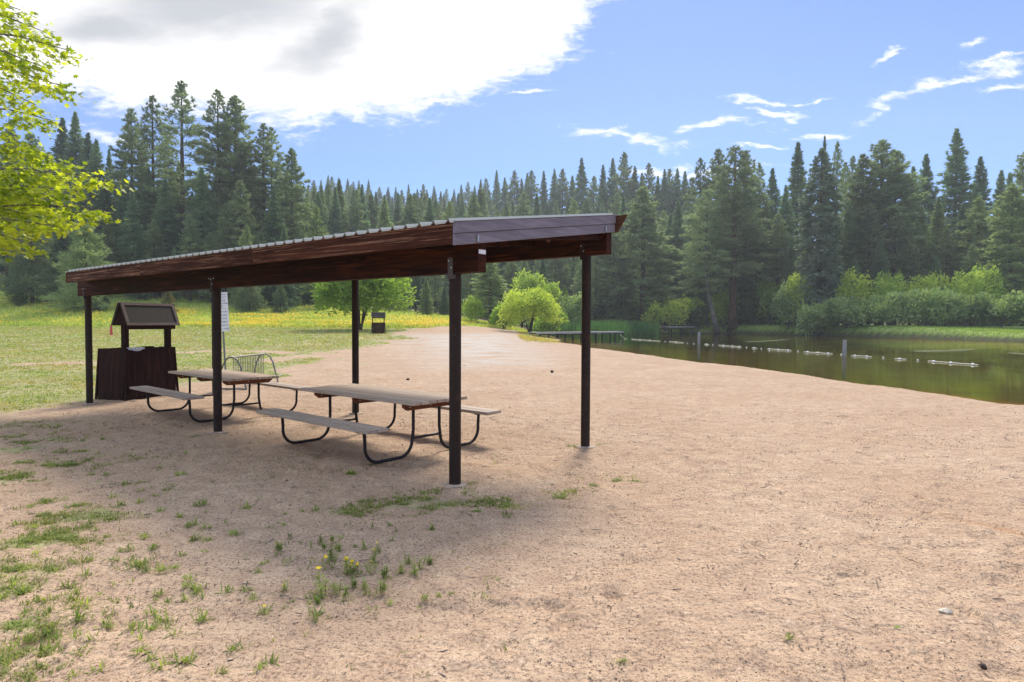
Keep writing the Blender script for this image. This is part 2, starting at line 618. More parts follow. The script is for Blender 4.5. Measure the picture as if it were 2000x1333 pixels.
def metal_material(name, col, rough=.5, metal=.0, spot=.4, rust=(.10, .05, .03)):
    m, t, out = new_mat(name)
    tc = t.n('ShaderNodeTexCoord')
    P = tc.outputs['Object']
    n = t.noise(P, 9, 5, .65)
    c = t.mix(t.math('MULTIPLY', t.ramp(n, .5, .75), spot), col, rust)
    c = t.mix(t.math('MULTIPLY', t.ramp(t.noise(P, 60, 3, .6), .6, .75), .3), c, (.25, .24, .23))
    r = t.ramp(n, .3, .7, rough - .08, rough + .15)
    principled(t, out, c, r, metal=metal, normal=t.bump(t.noise(P, 80, 2), .15, .002), spec=.18)
    return m


def leaf_material(name, c1, c2, trans=.35, hue=.15, nscale=.35, tcol=None, rough=.6, use_col=False):
    m, t, out = new_mat(name)
    tc = t.n('ShaderNodeTexCoord')
    oi = t.n('ShaderNodeObjectInfo')
    n = t.noise(t.vmath('ADD', tc.outputs['Object'], t.vmath('SCALE', (31.0, 17.0, 11.0), scale=oi.outputs['Random'])), nscale, 3, .6)
    c = t.mix(t.ramp(n, .32, .68), c1, c2)
    k = t.math('ADD', 1.0 - hue, t.math('MULTIPLY', oi.outputs['Random'], 2 * hue))
    c = t.vmath('SCALE', c, scale=k)
    if use_col:
        a = t.n('ShaderNodeVertexColor', layer_name='tint')
        c = t.mix(1.0, c, a.outputs[0], 'MULTIPLY')
    d = t.n('ShaderNodeBsdfPrincipled')
    t._in(d.inputs['Base Color'], c)
    d.inputs['Roughness'].default_value = rough
    d.inputs['Specular IOR Level'].default_value = .25
    tr = t.n('ShaderNodeBsdfTranslucent')
    t._in(tr.inputs['Color'], t.mix(1.0, c, tcol or (1.6, 1.7, .8), 'MULTIPLY'))
    mx = t.n('ShaderNodeMixShader')
    mx.inputs[0].default_value = trans
    t.link(d.outputs[0], mx.inputs[1]); t.link(tr.outputs[0], mx.inputs[2])
    t.link(mx.outputs[0], out.inputs['Surface'])
    return m


def bark_material(name, c1, c2):
    m, t, out = new_mat(name)
    tc = t.n('ShaderNodeTexCoord')
    P = t.mapping(tc.outputs['Object'], scale=(3, 3, .6))
    n = t.noise(P, 2.2, 5, .7, .4)
    principled(t, out, t.mix(t.ramp(n, .35, .65), c1, c2), .9, normal=t.bump(n, .8, .05), spec=.2)
    return m


def water_material():
    m, t, out = new_mat('water')
    tc = t.n('ShaderNodeTexCoord')
    P = tc.outputs['Object']
    n = t.noise(t.mapping(P, rot=(0, 0, .35), scale=(1.2, 3.5, 1)), 1.6, 3, .5)
    n2 = t.noise(P, .12, 3, .5)
    nb = t.n('ShaderNodeBump')
    nb.inputs['Distance'].default_value = .05
    t._in(nb.inputs['Strength'], t.ramp(n2, .35, .7, .035, .13))
    t._in(nb.inputs['Height'], n)
    fr = t.n('ShaderNodeFresnel'); fr.inputs['IOR'].default_value = 1.33
    t.link(nb.outputs[0], fr.inputs['Normal'])
    gl = t.n('ShaderNodeBsdfGlossy')
    gl.inputs['Color'].default_value = (.95, .93, .76, 1)
    gl.inputs['Roughness'].default_value = .018
    t.link(nb.outputs[0], gl.inputs['Normal'])
    tr = t.n('ShaderNodeBsdfTransparent'); tr.inputs['Color'].default_value = (.84, .72, .46, 1)
    mx = t.n('ShaderNodeMixShader')
    t.link(t.math('MULTIPLY', fr.outputs[0], .97), mx.inputs[0])
    t.link(tr.outputs[0], mx.inputs[1]); t.link(gl.outputs[0], mx.inputs[2])
    t.link(mx.outputs[0], out.inputs['Surface'])
    return m


def plain(name, col, rough=.6, metal=0.0, nscale=12, var=.15):
    m, t, out = new_mat(name)
    tc = t.n('ShaderNodeTexCoord')
    n = t.noise(tc.outputs['Object'], nscale, 4, .6)
    c = t.mix(t.ramp(n, .3, .7), tuple(v * (1 - var) for v in col), tuple(min(1, v * (1 + var)) for v in col))
    principled(t, out, c, rough, metal=metal, normal=t.bump(n, .15, .004))
    return m


M = {}
M['ground'] = ground_material()
M['water'] = water_material()
M['beam'] = wood_material('stained_beam_wood', (.011, .0032, .0018), (.090, .022, .0065), (.270, .080, .020), 'x', 0, stain=.75)
M['fascia'] = wood_material('worn_fascia_wood', (.034, .009, .004), (.100, .030, .012), (.20, .080, .040), 'x', .72, (.34, .175, .105), stain=.6)
M['fascia_grey'] = wood_material('grey_fascia_wood', (.18, .16, .195), (.27, .245, .29), (.35, .325, .37), 'y', .2, (.16, .085, .06), stain=.4)
M['fascia_end'] = wood_material('brown_fascia_end', (.06, .025, .014), (.15, .062, .035), (.22, .10, .055), 'x', .2)
M['tabletop'] = wood_material('weathered_table_planks', (.42, .315, .235), (.60, .475, .375), (.70, .59, .48), 'x', .15, (.58, .50, .42), stain=.35, grain=22, rough=.55)
M['bench'] = wood_material('weathered_bench_planks', (.34, .27, .215), (.48, .385, .315), (.58, .49, .41), 'x', .15, (.60, .52, .45), stain=.3, grain=22, rough=.55)
M['cleat'] = wood_material('reddish_cleat_wood', (.10, .035, .016), (.22, .085, .038), (.30, .13, .06), 'y', .1)
M['post'] = metal_material('brown_painted_post', (.024, .0135, .0105), .5, spot=.6, rust=(.062, .033, .023))
M['frame'] = metal_material('dark_tube_metal', (.020, .017, .018), .42, spot=.3)
M['bracket'] = metal_material('bracket_steel', (.10, .085, .08), .5, spot=.5)
M['bolt'] = plain('bolt_steel', (.50, .48, .46), .35, .8)
M['roof'] = metal_material('painted_roof_metal', (.46, .46, .42), .5, .0, spot=.2, rust=(.32, .27, .20))
M['galv'] = metal_material('galvanised_pipe', (.22, .22, .21), .45, .5, spot=.3, rust=(.15, .12, .10))
M['concrete'] = plain('footing_concrete', (.34, .26, .20), .95, 0, 20, .3)
M['well'] = wood_material('dark_brown_painted_planks', (.018, .0062, .0050), (.042, .015, .0115), (.080, .030, .022), 'z', .28, (.19, .125, .10), stain=.3, grain=10)
M['well_roof'] = plain('felt_shingle', (.040, .036, .030), .95, 0, 60, .4)
M['well_trim'] = wood_material('grey_trim_boards', (.11, .085, .075), (.18, .145, .13), (.25, .205, .185), 'y', .2)
M['sign'] = plain('white_sign_panel', (.74, .74, .78), .5, 0, 3, .05)
M['ink'] = plain('sign_lettering', (.055, .055, .075), .6)
M['white'] = plain('white_float', (.78, .77, .72), .4, 0, 5, .08)
M['rope'] = plain('pale_rope', (.62, .58, .46), .8)
M['dock'] = wood_material('grey_dock_boards', (.42, .40, .40), (.58, .56, .56), (.70, .68, .68), 'x', .1)
M['dock_post'] = wood_material('dark_dock_posts', (.025, .02, .018), (.05, .04, .035), (.08, .065, .055), 'z')
M['piling'] = wood_material('grey_piling_wood', (.20, .19, .19), (.33, .32, .32), (.45, .44, .44), 'z', .2)
M['stone'] = plain('pale_stone', (.50, .43, .34), .85, 0, 30, .35)
M['cone'] = plain('dark_pine_cone', (.035, .022, .014), .9, 0, 60, .5)
M['stone_dark'] = plain('pebble_stone', (.20, .15, .12), .9, 0, 30, .5)
M['bag'] = plain('silver_bag_plastic', (.55, .56, .60), .25, 0, 25, .3)
M['red'] = plain('red_ribbon_cloth', (.62, .10, .10), .7)
M['bark'] = bark_material('pine_bark', (.030, .021, .017), (.105, .065, .048))
M['bark_red'] = bark_material('red_pine_bark', (.060, .030, .022), (.210, .105, .070))
M['bark_grey'] = bark_material('grey_bark', (.070, .060, .054), (.190, .165, .145))
M['pine'] = leaf_material('pine_needles', (.150, .195, .100), (.285, .330, .170), .44, .22, .18, (1.15, 1.3, .95))
M['fir'] = leaf_material('fir_needles', (.115, .178, .100), (.225, .295, .160), .42, .22, .18, (1.1, 1.3, 1.0))
M['youngpine'] = leaf_material('young_pine_needles', (.185, .240, .105), (.325, .375, .175), .45, .15, .3, (1.2, 1.35, .9))
M['ivy'] = leaf_material('ivy_leaves', (.110, .150, .118), (.200, .245, .185), .28, .1, .4)
M['broad'] = leaf_material('green_leaves', (.130, .220, .040), (.260, .360, .070), .42, .12, .5)
M['lime'] = leaf_material('yellow_green_leaves', (.26, .34, .055), (.42, .47, .10), .45, .1, .6)
M['willow'] = leaf_material('willow_leaves', (.165, .240, .095), (.310, .385, .165), .32, .14, .4)
M['fresh'] = leaf_material('fresh_green_leaves', (.210, .310, .060), (.380, .460, .095), .42, .14, .4)
M['darkbush'] = leaf_material('dark_bush_leaves', (.040, .065, .022), (.090, .120, .042), .28, .18, .5)
M['yellowpine'] = leaf_material('yellowing_needles', (.10, .11, .03), (.23, .19, .06), .3, .1, .6)
M['maple'] = leaf_material('maple_leaves', (.140, .220, .022), (.440, .500, .060), .62, .05, 4.0, (1.55, 1.45, .45), .5)
M['grass'] = leaf_material('grass_blades', (.250, .275, .080), (.400, .365, .170), .35, .0, .8, use_col=True)
M['reed'] = leaf_material('reed_blades', (.050, .120, .038), (.095, .170, .055), .35, .0, .3, use_col=True)
M['weed'] = leaf_material('weed_leaves', (.165, .225, .050), (.300, .330, .100), .42, .18, 3.0)
M['flower'] = leaf_material('yellow_petals', (.80, .55, .020), (.90, .66, .030), .35, .05, 3, (1.1, 1.0, .5))


# ------------------------------------------------------------------ the ground
def build_ground():
    front = np.radians(np.arange(-50, 50.001, .16))
    back = np.radians(np.arange(53, 308, 3.0))
    ang = np.concatenate([front, back])
    r = [.02, .3, .7, 1.2]
    while r[-1] < 26: r.append(r[-1] * 1.0085)
    while r[-1] < 62: r.append(r[-1] * 1.018)
    while r[-1] < 134: r.append(r[-1] * 1.0065)
    while r[-1] < 160: r.append(r[-1] * 1.02)
    while r[-1] < 420: r.append(r[-1] * 1.05)
    r = np.array(r)
    R, A = np.meshgrid(r, ang, indexing='ij')
    X = R * np.sin(A); Y = R * np.cos(A)
    sd = sdist(X, Y, POND) + .7 * (fbm(X / 2.5, Y / 2.5, 91, 3) - .5) * sstep(Y, 8, 30)
    Z = terrain(X, Y, sd)
    near = 1 - sstep(R, 22, 60)
    dry = sstep(-sd, -.2, .8)
    sb = .040 * (fbm(X / .55, Y / .55, 11, 3) - .5) + .022 * (fbm(X / .15, Y / .15, 21, 2) - .5)
    # scuffed footprints: small sharp-edged hollows
    cell = vnoise(X / .23, Y / .23, 31)
    sb = sb - .026 * sstep(cell, .66, .84) * sstep(vnoise(X / 1.3, Y / 1.3, 33), .3, .6)
    Z = Z + sb * near * dry
    # a shallow drag mark across the sand on the right
    p0 = np.array(gp(1760, 985)); p1 = np.array(gp(2060, 1058))
    dv = (p1 - p0); ln = np.hypot(*dv); dv /= ln
    s = (X - p0[0]) * dv[0] + (Y - p0[1]) * dv[1]; dd = np.abs((X - p0[0]) * -dv[1] + (Y - p0[1]) * dv[0] + .03 * np.sin(s * 2))
    drag = (1 - sstep(dd, .02, .09)) * sstep(s, 0, 1.0)
    Z = Z - .018 * drag
    fr = random.Random(41)
    nearm = np.where((R < 24) & (Y > 1))
    xf, yf, zf = X[nearm], Y[nearm], np.zeros(len(nearm[0]))
    trails = []
    for _ in range(30):                        # people wander across the beach: steps in short trails
        x, y = fr.uniform(-2.5, 9), fr.uniform(3.2, 17); a = fr.uniform(0, 6.28)
        for k in range(fr.randint(6, 16)):
            trails.append((x + .11 * (-1) ** k * -math.sin(a), y + .11 * (-1) ** k * math.cos(a), a)); a += fr.uniform(-.25, .25)
            x += .62 * math.cos(a); y += .62 * math.sin(a)
    for _ in range(260): trails.append((fr.uniform(-3, 10), 3 + 17 * fr.random() ** 1.3, fr.uniform(0, 6.28)))
    for (x, y, a) in trails:
        m = (np.abs(xf - x) < .3) & (np.abs(yf - y) < .3)
        if not m.any(): continue
        dx, dy = xf[m] - x, yf[m] - y
        u = (dx * math.cos(a) + dy * math.sin(a)) / .15; v = (-dx * math.sin(a) + dy * math.cos(a)) / .065
        q = np.sqrt(u * u + v * v) + .25 * (vnoise(xf[m] / .05, yf[m] / .05, 3) - .5)
        dep = fr.uniform(.012, .028)
        zf[m] += -dep * (1 - sstep(q, .55, 1.0)) + dep * .45 * np.exp(-((q - 1.2) / .22) ** 2)
    open_sand = sstep(-sd, .6, 2.0) * (1 - sstep(np.hypot(X + 4.5, (Y - 10.5)), 2.0, 3.0) * 0)
    Z[nearm] += np.clip(zf, -.03, .018) * open_sand[nearm]
    grass = sstep(lawn_sd(X, Y), -1.2, 1.4)
    grass = np.maximum(grass, .8 * sstep(sdist(X, Y, LAWNB), -.8, 1.0))
    farb = 1.6 * sstep(Y + .7 * np.clip(X - 60, 0, 200), 50, 62) * sstep(X, 20, 34)
    grass = np.maximum(grass, farb)
    # weedy patches on the sand
    patch = np.zeros_like(X)
    for (px, py, rr, w) in [(30, 880, .55, .62), (15, 935, .4, .6), (170, 1010, .35, .55), (110, 1055, .42, .6), (60, 1120, .4, .5), (30, 1060, .3, .5), (40, 1230, .22, .5), (20, 1150, .3, .5),
                           (850, 985, .5, .45), (960, 985, .4, .45), (760, 985, .35, .4), (1180, 945, .3, .35), (700, 1000, .25, .35), (90, 860, .5, .45), (130, 900, .5, .35), (690, 720, 1.3, .5), (660, 735, 1.2, .45), (620, 760, .6, .4), (740, 700, 1.2, .4)]:
        q = gp(px, py); d = np.hypot((X - q[0]) * .8, (Y - q[1]) * 1.1) / rr
        patch = np.maximum(patch, w * (1 - sstep(d, .2, 1.4)))
    grass = np.maximum(grass, patch)
    # bare trodden streaks on the lawn
    grass = grass * (1 - .75 * bare(X, Y))
    gravel = sstep(sdist(X, Y, ROAD), -4, 4)
    bed = np.clip(sd, 0, 12) / 12
    bank_lip = (farb > .5) & (sd > -1.3)
    meadow = sstep(Y + 0 * X, 69, 74) * (1 - sstep(X, -3, 6))
    meadow = np.maximum(meadow, .35 * farb)
    duff = sstep(Y, 128, 140) + sstep(Y - .0 * X, 106, 116) * sstep(-X, 8, 30) + sstep(sdist(X, Y, POND), -14 - 200 * (1 - farb), -15 - 200 * (1 - farb)) * 0
    duff = np.maximum(np.clip(duff, 0, 1), np.clip(farb, 0, 1) * sstep(sd, -1.0, -.45) * (1 - sstep(sd, 1.0, 2.0)))
    damp = np.clip(drag * .8 + .6 * (1 - sstep(-sd, .1, 1.2)) * dry, 0, 1)
    nr, na = R.shape
    V = np.stack([X.ravel(), Y.ravel(), Z.ravel()], 1)
    idx = np.arange(nr * na).reshape(nr, na)
    a = idx[:-1, :]; b = idx[1:, :]
    a2 = np.roll(a, -1, axis=1); b2 = np.roll(b, -1, axis=1)
    Fc = np.stack([a.ravel(), a2.ravel(), b2.ravel(), b.ravel()], 1)
    o1 = np.ones(X.size)
    me = np_mesh('ground', V, Fc, {'zone': np.stack([grass.ravel(), gravel.ravel(), bed.ravel(), o1], 1), 'zone_b': np.stack([meadow.ravel(), duff.ravel(), damp.ravel(), o1], 1)})
    o = link_obj('ground', me, M['ground'], smooth=True)
    tag(o, 'sandy beach running into lawn, meadow and wooded hillside', None, None, 'structure')


build_ground()
wo = link_mesh('water', [(-12, -12, ZW), (140, -12, ZW), (140, 136, ZW), (-12, 136, ZW)], [(0, 1, 2, 3)], M['water'])
tag(wo, 'still brown green pond water reflecting the trees', None, None, 'structure')


# ------------------------------------------------------------------ picnic shelter
TH = -0.6638
LD = Vector((math.cos(TH), math.sin(TH), 0)); UD = Vector((-math.sin(TH), math.cos(TH), 0))
P0 = Vector((-0.622, 6.885, 0))


def build_shelter():
    root = empty('picnic_shelter', P0, TH, 'long open picnic shelter with brown steel posts, stained beams and a corrugated lean-to roof', 'picnic shelter')
    S1, S2, WD = 5.229, 10.759, 2.737
    HB, SL = 2.327, .1548
    FY, BY = -.4375, 2.77          # front edge and back edge
    XR, XL = .4077, -10.47
    ztop = lambda y: 2.80 + SL * (y - FY)
    # posts
    for (x, y) in [(0, 0), (-S1, 0), (-S2, 0), (0, WD), (-S1, WD), (-S2, WD)]:
        zt = HB + SL * max(y, 0) + (.10 if y == 0 else .02)
        mb = MB().tube([(x, y, -.15), (x, y, HB + SL * y)], .0655, 24)
        po = mb.build('post', M['post'], root, True)
        ft = MB()
        rnd = random.Random(int(x * 10 + y * 7))
        ring = [(x + (.135 + rnd.uniform(-.02, .02)) * math.cos(a), y + (.135 + rnd.uniform(-.02, .02)) * math.sin(a)) for a in [2 * math.pi * k / 14 for k in range(14)]]
        n = len(ring)
        ft.poly([(*p, -.1) for p in ring] + [(*p, .012) for p in ring] + [(x + (p[0] - x) * .8, y + (p[1] - y) * .8, .022) for p in ring],
                [tuple(range(2 * n, 3 * n))] + [(k, (k + 1) % n, n + (k + 1) % n, n + k) for k in range(n)] + [(n + k, n + (k + 1) % n, 2 * n + (k + 1) % n, 2 * n + k) for k in range(n)])
        ft.build('footing', M['concrete'], root)
        # steel strap bolted to the beam above the post
        zb = HB + SL * y
        yf = y - .0755 if y == 0 else (y - .037 - .0755)
        br = MB().box(x - .038, x + .038, yf - .008, yf, zb - .06, zb + .17, .003)
        if y == 0:
            br.box(x - .05, x + .05, yf, y - .05, zb - .06, zb - .015)
        b = br.build('bracket', M['bracket'] if x == 0 and y == 0 else M['post'], root)
        for (dx, dz) in [(-.018, .135), (.018, .06)] + ([(-.075, .15), (.075, .15)] if x < 0 else []):
            MB().ball((x + dx, yf - .010, zb + dz), .011, 8, (1, .6, 1)).build('bolt', M['bolt'], b, True)
    # beams
    MB().box(-11.15, .385, -.070, .070, HB, HB + .33, .006).build('beam', M['beam'], root)
    yb = WD - .037
    MB().box(-11.15, .385, yb - .070, yb + .068, HB + SL * WD, HB + SL * WD + .33, .006).build('beam', M['beam'], root)
    # rafters under the sheet
    for i in range(10):
        x = XL + .12 + i * (XR - XL - .24) / 9
        zr = lambda y: ztop(y) - .045
        z0 = [zr(FY + .005), zr(BY - .005)]
        lo = [max(HB + .33, z0[0] - .0) - .0, 0]
        MB().hexa([(x - .02, -.10, HB + .332), (x + .02, -.10, HB + .332), (x + .02, yb - .0705, HB + SL * WD + .20), (x - .02, yb - .0705, HB + SL * WD + .20),
                   (x - .02, -.10, zr(-.10)), (x + .02, -.10, zr(-.10)), (x + .02, yb - .0705, zr(yb - .0705)), (x - .02, yb - .0705, zr(yb - .0705))]).build('rafter', M['beam'], root)
    # corrugated sheet
    pitch = .205
    xs, zs = [], []
    x = XL - .015
    while x < XR + .01:
        for dx, dz in [(0, 0), (.166, 0), (.176, .030), (.195, .030)]:
            if x + dx < XR + .012:
                xs.append(x + dx); zs.append(dz)
        x += pitch
    xs.append(XR + .045); zs.append(0.0)
    V, Fc = [], []
    n = len(xs)
    ya, ybk = FY - .055, BY + .04
    for th in (0, -.004):
        for y in (ya, ybk):
            for k in range(n):
                V.append((xs[k], y, ztop(y) + .006 + zs[k] + th))
    for k in range(n - 1):
        Fc.append((k, k + 1, n + k + 1, n + k))
        Fc.append((2 * n + k + 1, 2 * n + k, 3 * n + k, 3 * n + k + 1))
        Fc.append((k + 1, k, 2 * n + k, 2 * n + k + 1))
        Fc.append((n + k, n + k + 1, 3 * n + k + 1, 3 * n + k))
    Fc.append((0, n, 3 * n, 2 * n)); Fc.append((n - 1, 2 * n - 1 - 0, 4 * n - 1, 3 * n - 1))
    for k in range(n - 1):                      # turned-down lip on the front of every pan
        if zs[k] == 0 and zs[k + 1] == 0 and xs[k + 1] - xs[k] > .05:
            b = len(V); zz = ztop(ya) + .005
            V += [(xs[k] + .004, ya - .002, zz + .004), (xs[k + 1] - .002, ya - .002, zz + .004), (xs[k + 1] - .012, ya - .002, zz - .015), (xs[k] + .012, ya - .002, zz - .015)]
            V += [(q[0], ya + .002, q[2]) for q in V[b:b + 4]]
            Fc += [(b, b + 3, b + 2, b + 1), (b + 4, b + 5, b + 6, b + 7), (b + 2, b + 3, b + 7, b + 6), (b, b + 1, b + 5, b + 4)]
    link_mesh('roof_sheet', V, Fc, M['roof'], root)
    # front fascia: a long board, three lengths butted together
    cuts = [XL, -6.9, -3.3, XR]
    for a, b in zip(cuts[:-1], cuts[1:]):
        MB().box(a + .002, b - .002, FY - .040, FY, 2.80 - .226, 2.80 - .002, .004).build('fascia_board', M['fascia'], root)
    # right end: two grey boards on the slope, left end one
    def slope_board(x0, x1, y0, y1, d0, d1, mat, nm='fascia_board'):
        return MB().hexa([(x0, y0, ztop(y0) - d1), (x1, y0, ztop(y0) - d1), (x1, y1, ztop(y1) - d1), (x0, y1, ztop(y1) - d1),
                          (x0, y0, ztop(y0) - d0), (x1, y0, ztop(y0) - d0), (x1, y1, ztop(y1) - d0), (x0, y1, ztop(y1) - d0)], .004).build(nm, mat, root)
    g = slope_board(XR + .002, XR + .040, FY - .040, BY, .002, .118, M['fascia_grey'])
    g['label'] = 'grey weathered upper end board'
    g = slope_board(XR + .002, XR + .028, FY - .040, BY, .120, .236, M['fascia_grey'])
    g['label'] = 'grey weathered lower end board'
    slope_board(XL - .04, XL - .002, FY - .040, BY, .002, .226, M['fascia'])
    for y in (FY + .28, BY - .30):
        hk = MB().box(XR + .029, XR + .055, y, y + .02, ztop(y) - .215, ztop(y) - .15)
        hk.box(XR + .029, XR + .036, y, y + .035, ztop(y) - .20, ztop(y) - .185)
        hk.build('hook', M['bolt'], root)
    # back fascia, its end cut at a slant and sticking out past the corner
    zt = ztop(BY)
    bp = [(XL - .04, zt - .002), (XR + .20, zt - .010), (XR + .06, zt - .236), (XL - .04, zt - .236)]
    MB().poly([(x, BY + .001, z) for x, z in bp] + [(x, BY + .039, z) for x, z in bp], [(0, 3, 2, 1), (4, 5, 6, 7), (0, 1, 5, 4), (1, 2, 6, 5), (2, 3, 7, 6), (3, 0, 4, 7)]).build('fascia_board', M['fascia_end'], root)
    # row of small triangular pieces along the top of the back beam
    zt = HB + SL * WD + .33
    for i in range(6):
        x = .30 - i * .44
        y0, y1 = yb - .071 - .03, yb - .0715
        z1, z0 = zt - .02, zt - .12
        MB().poly([(x - .075, y0, z1), (x + .075, y0, z1), (x, y0, z0), (x - .075, y1, z1), (x + .075, y1, z1), (x, y1, z0)],
                  [(0, 2, 1), (3, 4, 5), (0, 1, 4, 3), (1, 2, 5, 4), (2, 0, 3, 5)]).build('beam_triangle', M['fascia'], root)
    # pale notice scrap stapled to the front beam end
    MB().box(.3855, .389, -.055, .055, HB + .19, HB + .235).build('paper_scrap', M['sign'], root)


build_shelter()


# ------------------------------------------------------------------ picnic tables
def arc(c, r, a0, a1, n=6):
    return [(c[0] + r * math.cos(a0 + (a1 - a0) * i / n), c[1] + r * math.sin(a0 + (a1 - a0) * i / n)) for i in range(n + 1)]


def build_table():
    root = empty('picnic_table', (-1.944, 9.211, 0), -.707)
    L, W, HT, BO, BW, HBN = 2.66, .99, .77, .885, .325, .50
    for (y0, wd, zt, nm, mat, npl) in [(-W / 2, W, HT, 'tabletop', M['tabletop'], 7), (-BO - BW, BW, HBN, 'bench', M['bench'], 2), (BO, BW, HBN, 'bench', M['bench'], 2)]:
        mb = MB()
        pw = wd / npl
        rnd = random.Random(npl + int(y0 * 10))
        for k in range(npl):
            e = rnd.uniform(-.008, .008)
            mb.box(-L / 2 + e, L / 2 + e, y0 + k * pw + .006, y0 + (k + 1) * pw - .006, zt - .043 + rnd.uniform(-.001, .001), zt + rnd.uniform(-.002, .002), .004)
        mb.build(nm, mat, root)
    for x in (-L / 2 + .37, 0, L / 2 - .24):
        z1 = HT - .0455
        pr = [(-W / 2 + .03, z1), (W / 2 - .03, z1), (W / 2 - .03, z1 - .04), (W / 2 - .10, z1 - .088), (-W / 2 + .10, z1 - .088), (-W / 2 + .03, z1 - .04)]
        mb = MB()
        n = len(pr)
        mb.poly([(x - .02, y, z) for y, z in pr] + [(x + .02, y, z) for y, z in pr], [tuple(range(n)), tuple(range(2 * n - 1, n - 1, -1))] + [(k, n + k, n + (k + 1) % n, (k + 1) % n) for k in range(n)])
        cl = mb.build('cleat', M['cleat'], root)
        for y in (-.36, 0, .36):
            MB().ball((x + .022, y, z1 - .045), .010, 8, (.6, 1, 1)).build('bolt', M['bolt'], cl, True)
    for x in (-L / 2 + .42, L / 2 - .30):
        for s in (-1, 1):
            yo, yi, r = BO + BW / 2 - .02, .235, .21
            pts = [(yo, HBN - .07), (yo - .01, .30)] + [(yo - r - .01 + r * math.cos(a), r + .022 + r * math.sin(a)) for a in [-.1 - i * (math.pi / 2 - .12) / 7 for i in range(8)]]
            pts += [(yi + r + .02 + r * math.cos(a), r + .022 + r * math.sin(a)) for a in [-math.pi / 2 - i * (math.pi / 2 - .08) / 7 for i in range(8)]]
            pts += [(yi, .36), (yi, HT - .052)]
            MB().tube([(x, s * y, z) for y, z in pts], .0215, 12).build('leg', M['frame'], root, True)
            b = MB()
            z1 = HBN - .0455
            pr = [(s * (BO + .03), z1), (s * (BO + BW - .03), z1), (s * (BO + BW - .09), z1 - .028), (s * (BO + .09), z1 - .028)]
            b.poly([(x - .022, y, z) for y, z in pr] + [(x + .022, y, z) for y, z in pr], [(0, 1, 2, 3), (7, 6, 5, 4), (0, 4, 5, 1), (1, 5, 6, 2), (2, 6, 7, 3), (3, 7, 4, 0)])
            b.build('seat_bracket', M['frame'], root)
        MB().tube([(x, -.235, .25), (x, .235, .25)], .019, 10).build('crossbar', M['frame'], root, True)
    return root


GT = 'picnic tables under the shelter'
tb = build_table()
tag(tb, 'nearer weathered picnic table between the two right shelter posts', 'picnic table', GT)
tb2 = copy_tree(tb)
tb2.location = (-5.728, 12.382, 0); tb2.rotation_euler = (0, 0, -.714)
tag(tb2, 'farther weathered picnic table partly behind the middle front post, beside the wooden trash bin', 'picnic table', GT)


